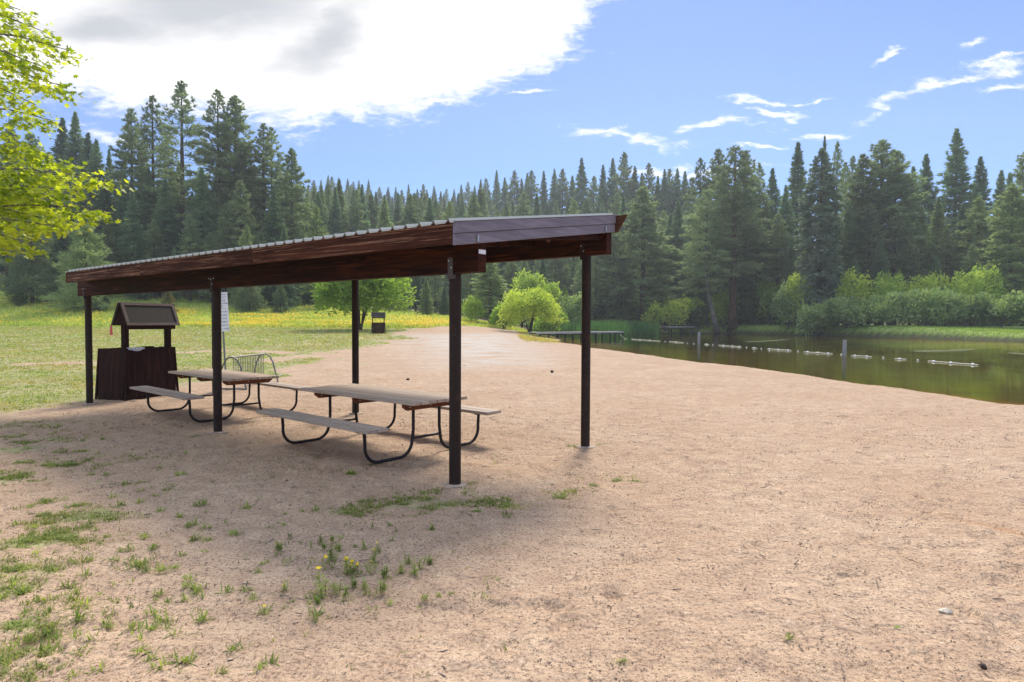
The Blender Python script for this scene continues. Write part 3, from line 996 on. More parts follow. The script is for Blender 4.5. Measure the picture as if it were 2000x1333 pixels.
# ------------------------------------------------------------------ wishing well shaped trash bins
def build_well():
    root = empty('trash_bin', (0, 0, 0))
    Wd, Ln, Ht, fl = .78, 1.30, 1.16, .055
    # four plank walls, flared toward the ground
    def wall(a, b, nx, ny, n, nm):
        mb = MB()
        rnd = random.Random(n)
        for k in range(n):
            f0, f1 = k / n, (k + 1) / n
            g = .003 / max(.01, math.hypot(b[0] - a[0], b[1] - a[1]))
            p = lambda f, z, o: (a[0] + (b[0] - a[0]) * f + (nx * (fl * (1 - z / Ht)) + nx * o), a[1] + (b[1] - a[1]) * f + (ny * (fl * (1 - z / Ht)) + ny * o), z)
            h = Ht + rnd.uniform(-.012, .012)
            o = rnd.uniform(-.003, .003)
            q0, q1 = f0 + g, f1 - g
            mb.hexa([p(q0, -.03, .02 + o), p(q1, -.03, .02 + o), p(q1, -.03, o), p(q0, -.03, o), p(q0, h, .02 + o), p(q1, h, .02 + o), p(q1, h, o), p(q0, h, o)])
        return mb.build(nm, M['well'], root)
    wall((0, 0), (0, Ln), 1, 0, 6, 'front_wall')
    wall((-Wd, Ln), (-Wd, 0), -1, 0, 6, 'back_wall')
    wall((-Wd, 0), (0, 0), 0, -1, 5, 'side_wall')
    wall((0, Ln), (-Wd, Ln), 0, 1, 5, 'side_wall')
    MB().box(-Wd + .02, -.02, .02, Ln - .02, Ht - .09, Ht - .06).build('lid', M['well'], root)
    for (x, y) in [(0, 0), (0, Ln), (-Wd, 0), (-Wd, Ln)]:
        sx, sy = (1 if x == 0 else -1), (1 if y else -1)
        o = fl + .02
        cp = MB()
        cp.hexa([(x + sx * (o - .03), y + sy * (o - .03), -.03), (x + sx * (o + .012), y + sy * (o - .03), -.03), (x + sx * (o + .012), y + sy * (o + .012), -.03), (x + sx * (o - .03), y + sy * (o + .012), -.03),
                 (x + sx * (.02 - .03), y + sy * (.02 - .03), Ht), (x + sx * .032, y + sy * (.02 - .03), Ht), (x + sx * .032, y + sy * .032, Ht), (x + sx * (.02 - .03), y + sy * .032, Ht)] if sx * sy > 0 else
                [(x + sx * (o - .03), y + sy * (o - .03), -.03), (x + sx * (o - .03), y + sy * (o + .012), -.03), (x + sx * (o + .012), y + sy * (o + .012), -.03), (x + sx * (o + .012), y + sy * (o - .03), -.03),
                 (x + sx * (.02 - .03), y + sy * (.02 - .03), Ht), (x + sx * (.02 - .03), y + sy * .032, Ht), (x + sx * .032, y + sy * .032, Ht), (x + sx * .032, y + sy * (.02 - .03), Ht)])
        cp.build('corner_trim', M['well'], root)
    xc = -.10
    for y in (.07, Ln - .07):
        MB().box(xc - .065, xc + .065, y - .05, y + .05, .6, 2.06, .004).build('roof_post', M['well'], root)
    zr, ze, hw = 2.20, 1.69, .21
    y0, y1 = -.06, Ln + .06
    for s in (-1, 1):
        dx, dz = s * hw, ze - zr
        ln = math.hypot(dx, dz); nx, nz = (-dz / ln * s, dx / ln * s)
        if nz < 0: nx, nz = -nx, -nz
        T = .03
        a = (xc + (.002 * s), zr); b = (xc + dx, ze)
        p = lambda q, y, k: (q[0] + nx * k, y, q[1] + nz * k)
        sl = MB().hexa([p(a, y0, 0), p(b, y0, 0), p(b, y1, 0), p(a, y1, 0), p(a, y0, T), p(b, y0, T), p(b, y1, T), p(a, y1, T)] if s > 0 else
                       [p(a, y1, 0), p(b, y1, 0), p(b, y0, 0), p(a, y0, 0), p(a, y1, T), p(b, y1, T), p(b, y0, T), p(a, y0, T)]).build('roof', M['well_roof'], root)
        # trim boards round the slope
        lerp = lambda f: (a[0] + (b[0] - a[0]) * f, a[1] + (b[1] - a[1]) * f)
        tr = MB()
        e = .055 / ln
        for (fa, fb, ya, yb) in [(0, e * 1.2, y0 - .01, y1 + .01), (1 - e, 1.02, y0 - .01, y1 + .01), (e * 1.2, 1 - e, y0 - .01, y0 + .06), (e * 1.2, 1 - e, y1 - .06, y1 + .01)]:
            A, B = lerp(fa), lerp(fb)
            tr.hexa([p(A, ya, T + .001), p(B, ya, T + .001), p(B, yb, T + .001), p(A, yb, T + .001), p(A, ya, T + .016), p(B, ya, T + .016), p(B, yb, T + .016), p(A, yb, T + .016)])
        tr.build('roof_trim', M['well_trim'], sl)
    for y in (y0 + .02, y1 - .045):
        MB().poly([(xc - hw + .03, y, ze + .01), (xc + hw - .03, y, ze + .01), (xc, y, zr - .03), (xc - hw + .03, y + .025, ze + .01), (xc + hw - .03, y + .025, ze + .01), (xc, y + .025, zr - .03)],
                  [(0, 1, 2), (3, 5, 4), (0, 3, 4, 1), (1, 4, 5, 2), (2, 5, 3, 0)]).build('gable', M['well'], root)
    MB().box(xc + hw - .08, xc + hw - .045, y0 + .05, y1 - .05, ze - .09, ze + .0).build('roof_rail', M['well'], root)
    return root


GW = 'wooden bins shaped like wishing wells'
wl = build_well()
wl.location = (-8.727, 14.20, 0); wl.rotation_euler = (0, 0, math.atan2(-.316, .949))
tag(wl, 'dark brown plank trash bin with little felt gable roof by the left shelter post', 'trash bin', GW)
w2 = copy_tree(wl)
wx, wy = gpt(737, 652)
w2.scale = (.84, .84, .84); w2.location = (wx - .555 * .84, wy, tz(wx, wy) - .02); w2.rotation_euler = (0, 0, math.radians(-78))
tag(w2, 'distant small roofed trash bin in front of the round green tree at the meadow edge', 'trash bin', GW)
# bag edge hanging over the rim, ribbon under the eave
bg = MB()
rnd = random.Random(3)
ptsb = []
for i in range(9):
    for j in range(4):
        f = i / 8
        ptsb.append((-.12 + .16 * f * (1 if f < .5 else 1) + rnd.uniform(-.01, .01), .26 * f - .07, 1.185 - .035 * j * (1 + .6 * math.sin(f * 3.1)) + rnd.uniform(-.008, .008)))
bag = MB()
ptsb = []
for i in range(10):
    f = i / 9
    for j, (ox, oz) in enumerate([(-.10, -.02), (-.01, .022), (.036, .012), (.044, -.05 * math.sin(f * math.pi) - .012)]):
        ptsb.append((ox + rnd.uniform(-.006, .006), .02 + .44 * f, 1.165 + oz + rnd.uniform(-.006, .010)))
bag.poly(ptsb, [(i * 4 + j, (i + 1) * 4 + j, (i + 1) * 4 + j + 1, i * 4 + j + 1) for i in range(9) for j in range(3)])
bo = bag.build('trash_bag', M['bag'])
bo.matrix_world = Matrix.Translation(wl.location) @ Matrix.Rotation(wl.rotation_euler.z, 4, 'Z')
tag(bo, 'crumpled silvery bag liner folded over the rim of the near wooden trash bin', 'trash bag')
rb = MB().hexa([(-.46, -.02, 1.47), (-.36, -.02, 1.47), (-.36, -.016, 1.47), (-.46, -.016, 1.47), (-.42, -.03, 1.70), (-.37, -.03, 1.70), (-.37, -.026, 1.70), (-.42, -.026, 1.70)]).build('ribbon', M['red'])
rb.matrix_world = bo.matrix_world
tag(rb, 'small red ribbon hanging under the left eave of the near wooden trash bin', 'ribbon')


# ------------------------------------------------------------------ signs
def text_mesh(body, size):
    cu = bpy.data.curves.new('lettering', 'FONT')
    cu.body = body; cu.size = size; cu.align_x = 'CENTER'; cu.align_y = 'CENTER'
    cu.extrude = .0008
    o = bpy.data.objects.new('lettering', cu)
    COL.objects.link(o)
    bpy.context.view_layer.update()
    me = bpy.data.meshes.new_from_object(o.evaluated_get(bpy.context.evaluated_depsgraph_get()))
    COL.objects.unlink(o); bpy.data.objects.remove(o)
    return me


def build_sign():
    Y = 21.0
    x = at(440, Y); z0 = tz(x, Y)
    root = empty('lake_sign', (x, Y, z0 - .02), math.radians(14), 'white two panel lake rules sign leaning on a green steel post behind the shelter', 'sign')
    lean = math.radians(-2.8)
    root.rotation_euler = (0, lean, math.radians(14))
    MB().tube([(0, 0, -.1), (0, 0, 2.62)], .032, 12).build('post', M['galv'], root, True)
    for (za, zb, w, lines, sz) in [(2.12, 2.66, .46, ['WARNING', 'ON DUTY', 'IN LAKE', 'YOUR OWN', 'RISK'], .085),
                                   (1.36, 2.105, .46, ['LAKE RULES', 'NO GLASS', 'NO DOGS', 'CHILDREN', 'WITH ADULT', 'AT ALL TIMES'], .075)]:
        p = MB().box(-w / 2 - .02, w / 2 - .02, -.046, -.040, za, zb, .002).build('panel', M['sign'], root)
        n = len(lines)
        for i, s in enumerate(lines):
            me = text_mesh(s, sz)
            t = link_obj('lettering', me, M['ink'], p)
            zz = zb - (i + .75) * (zb - za) / (n + .5)
            t.rotation_euler = (math.pi / 2, 0, 0); t.location = (-.02, -.0475, zz)
    return root


build_sign()
sx, sy = gpt(1027, 648)
sg = empty('shore_sign', (sx, sy, tz(sx, sy)), .1, 'small pale square sign on a thin stake at the foot of the yellow bush', 'sign')
MB().tube([(0, 0, -.1), (0, 0, 1.2)], .035, 8).build('stake', M['dock_post'], sg)
MB().box(-.16, .16, -.05, -.036, 1.02, 1.36, .003).build('panel', M['sign'], sg)


# ------------------------------------------------------------------ bicycle rack
def build_rack():
    A = Vector((at(452, 16.3, 700), 16.3, 0)); B = Vector((at(517, 18.1, 693), 18.1, 0))
    d = (B - A); L = d.length
    z0 = tz(A.x, A.y)
    root = empty('bike_rack', (A.x, A.y, z0), math.atan2(d.y, d.x), 'galvanised grid bicycle rack standing on the grass edge behind the far picnic table', 'bike rack')
    zt, r = .86 - z0, .021
    for x in (0, L):
        pts = [(x, -.40, 0), (x, -.24, zt - .22)] + [(x, -.20 + .20 - .20 * math.cos(a), zt - .18 + .18 * math.sin(a)) for a in [.1 + i * (math.pi - .2) / 8 for i in range(9)]] + [(x, .24, zt - .22), (x, .40, 0)]
        MB().tube(pts, r, 10).build('end_frame', M['galv'], root, True)
        MB().tube([(x, -.42, .02), (x, .42, .02)], r, 8).build('foot', M['galv'], root, True)
    MB().tube([(0, 0, zt), (L, 0, zt)], r, 10).build('top_rail', M['galv'], root, True)
    MB().tube([(0, 0, .13), (L, 0, .13)], r, 10).build('bottom_rail', M['galv'], root, True)
    n = 19
    for i in range(n):
        x = L * (i + 1) / (n + 1)
        MB().tube([(x, 0, .14), (x, 0, zt - .01)], .009, 6).build('bar', M['galv'], root, True)


build_rack()
for (px, py, ln, a, lb) in [(539, 740, .35, 1.0, 'short white stick propped on the grass right of the bike rack'), (519, 752, .22, .4, 'white splinter lying on the sand edge below the bike rack')]:
    x, y = gpt(px, py)
    st = MB().tube([(x, y, tz(x, y) + .01), (x + ln * math.cos(a) * .8, y + .1, tz(x, y) + .02 + ln * .4 * math.sin(a))], [.022, .014], 7).build('stick', M['white'])
    tag(st, lb, 'stick')


# ------------------------------------------------------------------ docks, pilings, swim rope
def build_dock(A, B, zd, w, nposts, label, first=.12):
    A = Vector((*A, 0)); B = Vector((*B, 0)); d = B - A; L = d.length
    root = empty('dock', (A.x, A.y, 0), math.atan2(d.y, d.x), label, 'dock', 'wooden docks on the pond')
    mb = MB()
    n = int(L / .16)
    rnd = random.Random(4)
    for k in range(n):
        mb.box(k * L / n + .004, (k + 1) * L / n - .004, -w / 2 + rnd.uniform(-.02, .02), w / 2 + rnd.uniform(-.02, .02), zd - .04, zd + rnd.uniform(-.004, .004))
    mb.build('deck', M['dock'], root)
    for s in (-1, 1):
        MB().box(0, L, s * w / 2 * .86 - .025, s * w / 2 * .86 + .025, zd - .20, zd - .042).build('stringer', M['dock'], root)
    for i in range(nposts):
        x = L * (first + (1 - first) * i / (nposts - 1)) - (.15 if i == nposts - 1 else 0)
        MB().box(x - .06, x + .06, -w / 2 - .05, w / 2 + .05, zd - .34, zd - .202, .005).build('cap_beam', M['dock_post'], root)
        for s in (-1, 1):
            MB().box(x - .075, x + .075, s * w / 2 * .8 - .075, s * w / 2 * .8 + .075, -2.5, zd - .342, .005).build('leg', M['dock_post'], root)
    return root


DA = (at(1040, 72), 72); DB = (at(1210, 84), 84)
build_dock(DA, DB, .66, 1.6, 6, 'long grey plank dock on dark posts reaching out from the beach')
build_dock((at(1350, 122), 123), (at(1297, 113), 113), 1.12, 2.2, 3, 'short far dock below the leaning pine across the pond')

for (px, yt, yb_, lb) in [(1365, 649, 672, 'grey wooden piling standing in the water nearer the far dock'), (1649, 664.5, 695, 'grey wooden piling standing in the open water beside the float line')]:
    x, y = gp(px, yb_, ZW)
    ztp = zat(yt, y, px)
    rr = .115 if px > 1500 else .13
    po = MB().tube([(x, y, -2.3), (x, y, ZW + .2), (x + .015, y, ztp - .02), (x + .015, y, ztp)], [rr, rr, rr * .95, rr * .86], 14).build('piling', M['piling'], None, True)
    tag(po, lb, 'piling', 'pilings in the pond')


def build_rope():
    A = lambda cx, cy: (920 + cx / 3.125, 560 + cy / 3.125)
    B = lambda cx, cy: (1500 + cx / 4, 540 + cy / 4)
    sleeves = [(A(980, 322), A(1155, 335)), (A(1210, 338), A(1295, 345)), (A(1425, 354), A(1452, 357)), (A(1510, 360), A(1650, 371)), (A(1715, 377), A(1745, 379)), (A(1810, 383), A(1955, 393)),
               (B(280, 595), B(505, 609)), (B(650, 623), B(810, 633)), (B(990, 649), B(1080, 654)), (B(1250, 667), B(1640, 697))]
    rounds = [A(1030, 326), A(1090, 330), A(1185, 337), A(1250, 341), A(1320, 347), A(1360, 350), A(1438, 355), A(1475, 357), A(1540, 363), A(1595, 367), A(1637, 370), A(1682, 373), A(1728, 378), A(1772, 380),
              A(1822, 384), A(1876, 388), A(1935, 392), B(235, 589), B(310, 596), B(388, 601), B(470, 607), B(572, 615), B(680, 625), B(772, 631), B(900, 640), B(1027, 651), B(1170, 661), B(1295, 671), B(1430, 682), B(1600, 694)]
    W = lambda q, z=ZW + .01: Vector((*gp(q[0], q[1], ZW), z))
    root = empty('swim_rope', W((1221, 662)), 0, 'white float line across the pond from the long dock to the right', 'float line')
    o = root.location
    path = [Vector((DB[0] - .1, DB[1], .56)), (Vector((DB[0] - .1, DB[1], .56)) + W((1221, 662.5))) / 2 - Vector((0, 0, .12)), W((1221, 662.5))]
    path += [W((1232, 663), ZW - .04)] + [W(q, ZW - .05) for q in sorted(rounds)] + [W((1922, 714), ZW - .05), W((2060, 727), ZW - .05)]
    MB().tube([p - o for p in path], .016, 6).build('rope', M['rope'], root, True)
    for a, b in sleeves:
        a = W(a, ZW + .03) - o; b = W(b, ZW + .03) - o
        MB().tube([a, b], .028, 8).build('sleeve', M['rope'], root, True)
    for i, q in enumerate(rounds):
        s = i in (2, 4, 5, 7, 11, 13, 17, 21, 24, 26)
        p = W(q, ZW + .035) - o
        MB().ball(p, .05 if s else .075, 10, (1.15, 1, .9)).build('float', M['white'], root, True)


build_rope()

# pale pollen film drifting on the water
pm, pt, pout = new_mat('pollen_film')
pn = pt.noise(pt.mapping(pt.n('ShaderNodeTexCoord').outputs['Object'], scale=(.5, 1.6, 1)), 1.2, 5, .65)
pa = pt.n('ShaderNodeVertexColor', layer_name='tint')
ps = pt.n('ShaderNodeSeparateColor'); pt.link(pa.outputs[0], ps.inputs[0])
pf = pt.ramp(pt.math('ADD', pt.math('MULTIPLY', pt.math('SUBTRACT', pn, .5), 1.6), ps.outputs[0]), .5, .8)
pd = pt.n('ShaderNodeBsdfDiffuse'); pd.inputs[0].default_value = (.26, .27, .19, 1)
px_ = pt.n('ShaderNodeBsdfTransparent')
pmx = pt.n('ShaderNodeMixShader')
pt.link(pt.math('MULTIPLY', pf, .30), pmx.inputs[0]); pt.link(px_.outputs[0], pmx.inputs[1]); pt.link(pd.outputs[0], pmx.inputs[2])
pt.link(pmx.outputs[0], pout.inputs['Surface'])
PV, PF, PC = [], [], []
for (x0, x1, yc, hh) in [(1760, 1930, 683, 1.8), (1440, 1560, 665, .8), (1960, 2030, 689, 1.2)]:
    b = len(PV); n = 24
    for i in range(n + 1):
        f = i / n
        for j in (-1, -.4, .4, 1):
            x, y = gp(x0 + (x1 - x0) * f, yc + j * hh * 1.6 + 3 * math.sin(f * 3 + x0), ZW)
            PV.append((x, y, ZW + .006)); e = (1 - abs(2 * f - 1) ** 3) * (1 if abs(j) < .5 else 0)
            PC.append((e, e, e, 1))
    for i in range(n):
        for j in range(3):
            PF.append((b + i * 4 + j, b + (i + 1) * 4 + j, b + (i + 1) * 4 + j + 1, b + i * 4 + j + 1))
po = link_obj('pollen_film', np_mesh('pollen_film', PV, np.array(PF), {'tint': PC}), pm)
tag(po, 'pale pollen film drifting in streaks on the pond', None, None, 'stuff')


# ------------------------------------------------------------------ trees
def unit(a):
    return a / (np.linalg.norm(a, axis=-1, keepdims=True) + 1e-9)


def tris_from(P, D, N, ln, wd, rng):
    """thin triangles: base at P, tip along D, width along N"""
    a = P - N * wd[:, None] * .5; b = P + N * wd[:, None] * .5; c = P + D * ln[:, None]
    V = np.stack([a, b, c], 1).reshape(-1, 3)
    return V, np.arange(len(V)).reshape(-1, 3)


def conifer(seed, H=30.0, cb=.25, Lmax=4.0, pw=.85, NB=170, droop=-18, up=42, step=.5, K=6, ln=.62, wd=.17, inner=.25, flat=.5, axis=None, gap=.0, cyl=0.0, tr=1.0):
    rng = np.random.default_rng(seed)
    hb = H * cb
    axf = axis or (lambda h: (0.0 * h, 0.0 * h))
    Ps, Ds, bs = [], [], []
    for i in range(NB):
        t = ((i + rng.random()) / NB) ** .92
        if gap and rng.random() < gap * (1 - t): continue
        h = hb + (H - hb) * t
        prof = (1 - t) ** pw
        if cyl: prof = prof * (1 - cyl) + cyl * (1 - t ** 7)
        L = Lmax * (prof * (.5 + .5 * min(1, t / .14 + .2)) + .02) * rng.uniform(.62, 1.16)
        az = i * 2.39996 + rng.uniform(-.6, .6)
        el = math.radians(droop + (up - droop) * t ** 1.4 + rng.uniform(-10, 10))
        d = np.array([math.cos(az) * math.cos(el), math.sin(az) * math.cos(el), math.sin(el)])
        side = np.array([-math.sin(az), math.cos(az), 0])
        ox, oy = axf(h)
        base = np.array([ox, oy, h])
        ns = max(2, int(L * (1 - inner) / step))
        s = L * (inner + (1 - inner) * (np.arange(ns) + rng.random(ns) * .8) / ns)
        sag = rng.uniform(-.02, .05)
        ctr = base + d * s[:, None] + np.array([0, 0, -1]) * (sag * s ** 2)[:, None]
        wsp = np.clip(.42 * (L - s) + .18, .1, 1.4)
        for sg in (-1, 0, 1):
            off = sg * rng.uniform(.35, 1.0, ns) * wsp * (1 - .6 * t * t)
            Ps.append(ctr + side * off[:, None] + np.array([0, 0, 1]) * rng.normal(0, .12, ns)[:, None])
            dd = d * .75 + side * (sg * .75) + np.array([0, 0, .18])
            Ds.append(np.repeat(dd[None], ns, 0))
        bs.append((base, d, L, sag))
    P = np.concatenate(Ps); D = unit(np.concatenate(Ds))
    # leader
    n = 10
    P = np.concatenate([P, np.stack([np.full(n, axf(H)[0]), np.full(n, axf(H)[1]), H - np.linspace(0, 1.6, n)], 1)])
    D = np.concatenate([D, np.repeat(np.array([[0, 0, 1.0]]), n, 0)])
    P = np.repeat(P, K, 0); D = np.repeat(D, K, 0)
    m = len(P)
    top = np.clip((P[:, 2] / H - .80) / .20, 0, 1)          # finer, more upright sprays toward the tip
    P = P + rng.normal(0, .10, (m, 3)) * (1 - .7 * top)[:, None]
    D = unit(D + np.array([0, 0, 1.0]) * (top * .9)[:, None])
    fine = 1 - .55 * top
    J = rng.normal(0, 1, (m, 3)); J[:, 2] *= flat
    D = unit(D + J * .62)
    N = unit(np.cross(D, rng.normal(0, 1, (m, 3))))
    V, Fc = tris_from(P, D, N, ln * fine * rng.uniform(.6, 1.25, m), wd * (.4 + .6 * fine) * rng.uniform(.7, 1.3, m), rng)
    crown = np_mesh('crown', V, Fc)
    tb = MB()
    r0 = .0125 * H * tr
    hs = np.linspace(-.4, H, 12)
    tb.tube([(axf(max(h, 0))[0], axf(max(h, 0))[1], h) for h in hs], [max(.03, r0 * (1.25 if h < .3 else 1) * (1 - max(h, 0) / H) ** .8 + .02) for h in hs], 9)
    for (b, d, L, sag) in bs[::2]:
        e = b + d * L * .85 - np.array([0, 0, sag * (L * .85) ** 2])
        tb.tube([b, e], [.05, .015], 3, False)
    trunk = bpy.data.meshes.new('trunk')
    trunk.from_pydata(tb.v, [], tb.f); trunk.update()
    trunk.polygons.foreach_set('use_smooth', np.ones(len(trunk.polygons), dtype=bool))
    return trunk, crown, H


def setm(tc, leaf, bark):
    tc[0].materials.append(bark); tc[1].materials.append(leaf)
    return tc


V_PINE = [setm(conifer(100 + i, cb=[.16, .24, .30, .12][i], Lmax=[5.4, 5.0, 4.7, 5.7][i], pw=.54, NB=[170, 150, 130, 185][i], droop=-14, up=48, K=9, ln=.72, wd=.19, inner=.3, flat=.9, gap=.14), M['pine'], M['bark']) for i in range(4)]
V_FIR = [setm(conifer(200 + i, cb=[.05, .08, .04, .12][i], Lmax=[5.6, 4.9, 6.0, 4.3][i], pw=[.86, .82, .9, .78][i], NB=[240, 240, 250, 220][i], droop=-24, up=35, K=8, ln=.66, wd=.19, inner=.16, flat=.5), M['fir'], M['bark']) for i in range(4)]
V_OPEN = [setm(conifer(300 + i, cb=[.34, .42, .38][i], Lmax=[4.4, 3.9, 4.8][i], pw=.58, NB=[110, 100, 120][i], droop=-10, up=45, K=8, ln=.66, wd=.16, inner=.38, flat=.9, gap=.24), M['pine'], M['bark']) for i in range(3)]
V_LOW = [setm(conifer(400 + i, H=10.0, cb=.03, Lmax=[3.3, 2.7][i], pw=.62, NB=[150, 140][i], droop=-5, up=55, step=.33, K=8, ln=.42, wd=.085, inner=.3, flat=1.0), M['youngpine'], M['bark']) for i in range(2)]
V_IVY = [setm(conifer(500, cb=.015, Lmax=3.3, pw=.5, NB=520, droop=-30, up=-5, step=.42, K=7, ln=.5, wd=.20, inner=.45, flat=.7, cyl=.86), M['ivy'], M['bark'])]
NTREE = 0


def place(var, X, Y, ztop, name, label, cat, group=None, wf=1.0, rz=None, zb=None, leaf=None):
    global NTREE
    NTREE += 1
    trunk, crown, H = var
    z0 = (tz(X, Y) if zb is None else zb) - .15
    s = max(.1, (ztop - z0) / H)
    root = empty(name, (X, Y, z0), (NTREE * 1.7) % 6.28 if rz is None else rz, label, cat, group)
    root.scale = (s * wf * 1.1, s * wf * 1.1, s)
    a = bpy.data.objects.new('trunk', trunk); b = bpy.data.objects.new('crown', crown)
    for o in (a, b):
        COL.objects.link(o); o.parent = root
    if leaf is not None:
        b.material_slots[0].link = 'OBJECT'; b.material_slots[0].material = leaf
    return root


def ptree(var, px, ytop, Y, label, group=None, wf=1.0, name='pine_tree', cat='tree', leaf=None, rz=None):
    return place(var, at(px, Y, ytop), Y, zat(ytop, Y, px), name, label, cat, group, wf, rz, None, leaf)


# --- left wood, trees named one by one
P_, F_, O_, L_ = V_PINE, V_FIR, V_OPEN, V_LOW
GLW = 'conifers of the left wood'
ptree(O_[0], 354, 163, 116, 'tallest open crowned pine of the left wood, its top against the white cloud', GLW, 1.22)
ptree(O_[1], 297, 190, 118, 'slim open pine just left of the tallest pine in the left wood', GLW, 1.0)
ptree(P_[1], 256, 216, 120, 'pointed pine left of the slim open pine, third tall top from the maple', GLW, 1.0)
ptree(O_[2], 425, 180, 115, 'tall sparse pine just right of the tallest pine', GLW, 1.05)
ptree(P_[0], 459, 192, 117, 'tall broad pine with dense crown right of the sparse pine', GLW, 1.15)
ptree(O_[1], 514, 244, 116, 'slender pine, left of the twin slender tops right of the broad pine', GLW, 1.1)
ptree(O_[2], 530, 252, 119, 'slender pine, right of the twin slender tops right of the broad pine', GLW, .95)
ptree(P_[3], 569, 293, 113, 'dense pointed pine that ends the tall left wood on its right side', GLW, 1.0)
ptree(F_[1], 147, 221, 135, 'dark fir spire showing just right of the maple branches', GLW, 1.0, 'fir_tree')
ptree(F_[3], 122, 232, 137, 'dark fir top close beside the maple branches', GLW, 1.0, 'fir_tree')
ptree(F_[0], 172, 262, 132, 'broad fir between the maple and the pointed pine', GLW, 1.2, 'fir_tree')
ptree(F_[3], 213, 293, 130, 'thin short spire in the gap left of the pointed pine', GLW, .7, 'fir_tree')
ptree(F_[2], 188, 275, 128, 'dense fir just left of the thin short spire', GLW, 1.0, 'fir_tree')
ptree(F_[2], 258, 372, 104, 'lower grey green fir standing in front of the left wood above the roof', GLW, .95, 'fir_tree')
ptree(F_[0], 244, 340, 110, 'dark fir behind the lower grey green fir', GLW, .95, 'fir_tree')
ptree(F_[1], 393, 330, 108, 'dark fir filling the wood below the sparse pine', GLW, 1.15, 'fir_tree')
ptree(F_[0], 322, 350, 107, 'shaded fir below the slim open pine', GLW, 1.1, 'fir_tree')
ptree(P_[3], 470, 355, 106, 'shaded pine below the broad pine crown', GLW, 1.1)
ptree(F_[2], 535, 370, 105, 'shaded fir below the twin slender tops', GLW, 1.1, 'fir_tree')
ptree(P_[0], 618, 405, 103, 'pine with light tips at the right foot of the left wood', GLW, .95, leaf=M['youngpine'])
ptree(L_[0], 482, 445, 98, 'small rounded young pine just above the shelter roof', GLW, .62)
ptree(L_[0], 165, 420, 86, 'broad bushy young pine behind the left end of the shelter roof', GLW, 1.0)
ptree(L_[1], 60, 400, 92, 'bushy pine low behind the maple branches', GLW, 1.1, leaf=M['pine'])
ptree(L_[1], 328, 566, 84, 'little yellowing pine on the meadow behind the near trash bin', GLW, 1.25, leaf=M['yellowpine'])
ptree(L_[0], 487, 535, 92, 'low dark pine at the wood edge right of the lake sign', GLW, 1.2, leaf=M['pine'])
ptree(L_[1], 548, 555, 92, 'low dark pine at the wood edge left of the round green tree', GLW, 1.2, leaf=M['pine'])
for (px, yt, Y) in [(335, 335, 121), (285, 325, 122), (395, 330, 123), (235, 335, 121), (445, 325, 122), (485, 340, 121), (545, 362, 121), (310, 365, 119), (375, 375, 119), (265, 375, 117), (20, 240, 112), (60, 262, 118), (95, 300, 114), (205, 350, 112), (290, 330, 112), (350, 320, 122), (430, 300, 121), (500, 330, 122), (575, 395, 118), (150, 330, 110), (10, 330, 104), (110, 380, 104),
                    (600, 440, 112), (440, 400, 104), (370, 420, 103), (300, 430, 103), (210, 430, 102), (555, 440, 103), (510, 455, 101), (410, 455, 101), (-60, 260, 110), (-120, 300, 104), (640, 455, 116), (665, 470, 118),
                    (40, 430, 100), (105, 450, 99), (270, 470, 100), (340, 480, 100)]:
    ptree(random.choice(F_ + P_[:2] + P_[3:]), px, yt, Y, 'dark conifer packed among its neighbours inside the left wood', GLW + ' interior', random.uniform(.9, 1.2), 'conifer_tree')

# --- far ridge, the skyline tops
GR = 'conifers along the far ridge'
SKY = [(613, 353, 300), (627, 352, 330), (641, 343, 340), (648, 346, 325), (661, 348, 290), (679, 350, 330), (690, 356, 320), (701, 353, 335), (720, 352, 330), (741, 366, 330), (758, 366, 315), (773, 366, 330), (785, 372, 300), (798, 361, 330), (815, 370, 320),
       (827, 361, 325), (848, 364, 320), (861, 374, 330), (872, 370, 325), (887, 370, 320), (901, 362, 315), (914, 357, 310), (927, 364, 305), (939, 351, 300), (949, 350, 292), (970, 334, 285), (986, 348, 280), (1005, 335, 270), (1019, 350, 272), (1030, 340, 265), (1038, 335, 262),
       (1062, 335, 258), (1083, 332, 255), (1099, 332, 252), (1118, 345, 250), (1136, 310, 235), (1160, 346, 245), (1178, 324, 235), (1197, 311, 232), (1219, 300, 226), (1240, 327, 226), (1254, 340, 225), (1268, 321, 220), (1285, 345, 222), (1298, 333, 220), (1308, 332, 222), (1323, 331, 218), (1338, 336, 215), (1353, 350, 215)]
for i, (px, yt, Y) in enumerate(SKY):
    v = F_[i % 4] if i % 3 else P_[i % 4]
    lab, grp = 'conifer on the hazy skyline of the far ridge above the shelter roof', GR
    if px == 1136: lab, grp = 'conifer whose pointed top stands clear above the ridge left of the roof end', GR
    if px == 1219: lab, grp = 'highest conifer top of the ridge, right above the end of the shelter roof', GR
    if px == 970: lab, grp = 'slim conifer spire sticking up at the middle of the far ridge', GR
    ptree(v, px, yt, Y, lab, grp, random.uniform(.8, 1.05), 'conifer_tree')
ptree(F_[2], 663, 352, 150, 'dense pyramid fir standing in front of the hazy valley', GR, 1.0, 'fir_tree', leaf=M['pine'])
ptree(F_[0], 628, 365, 150, 'pyramid fir half behind the left wood edge, before the hazy valley', GR, .95, 'fir_tree', leaf=M['pine'])

skx = np.array([s[0] for s in SKY] + [1400, 1500, 1560, 1700, 1870, 2000], float); sky = np.array([s[1] for s in SKY] + [345, 350, 330, 320, 330, 345], float)


def sky_at(px):
    return float(np.interp(px, skx, sky))


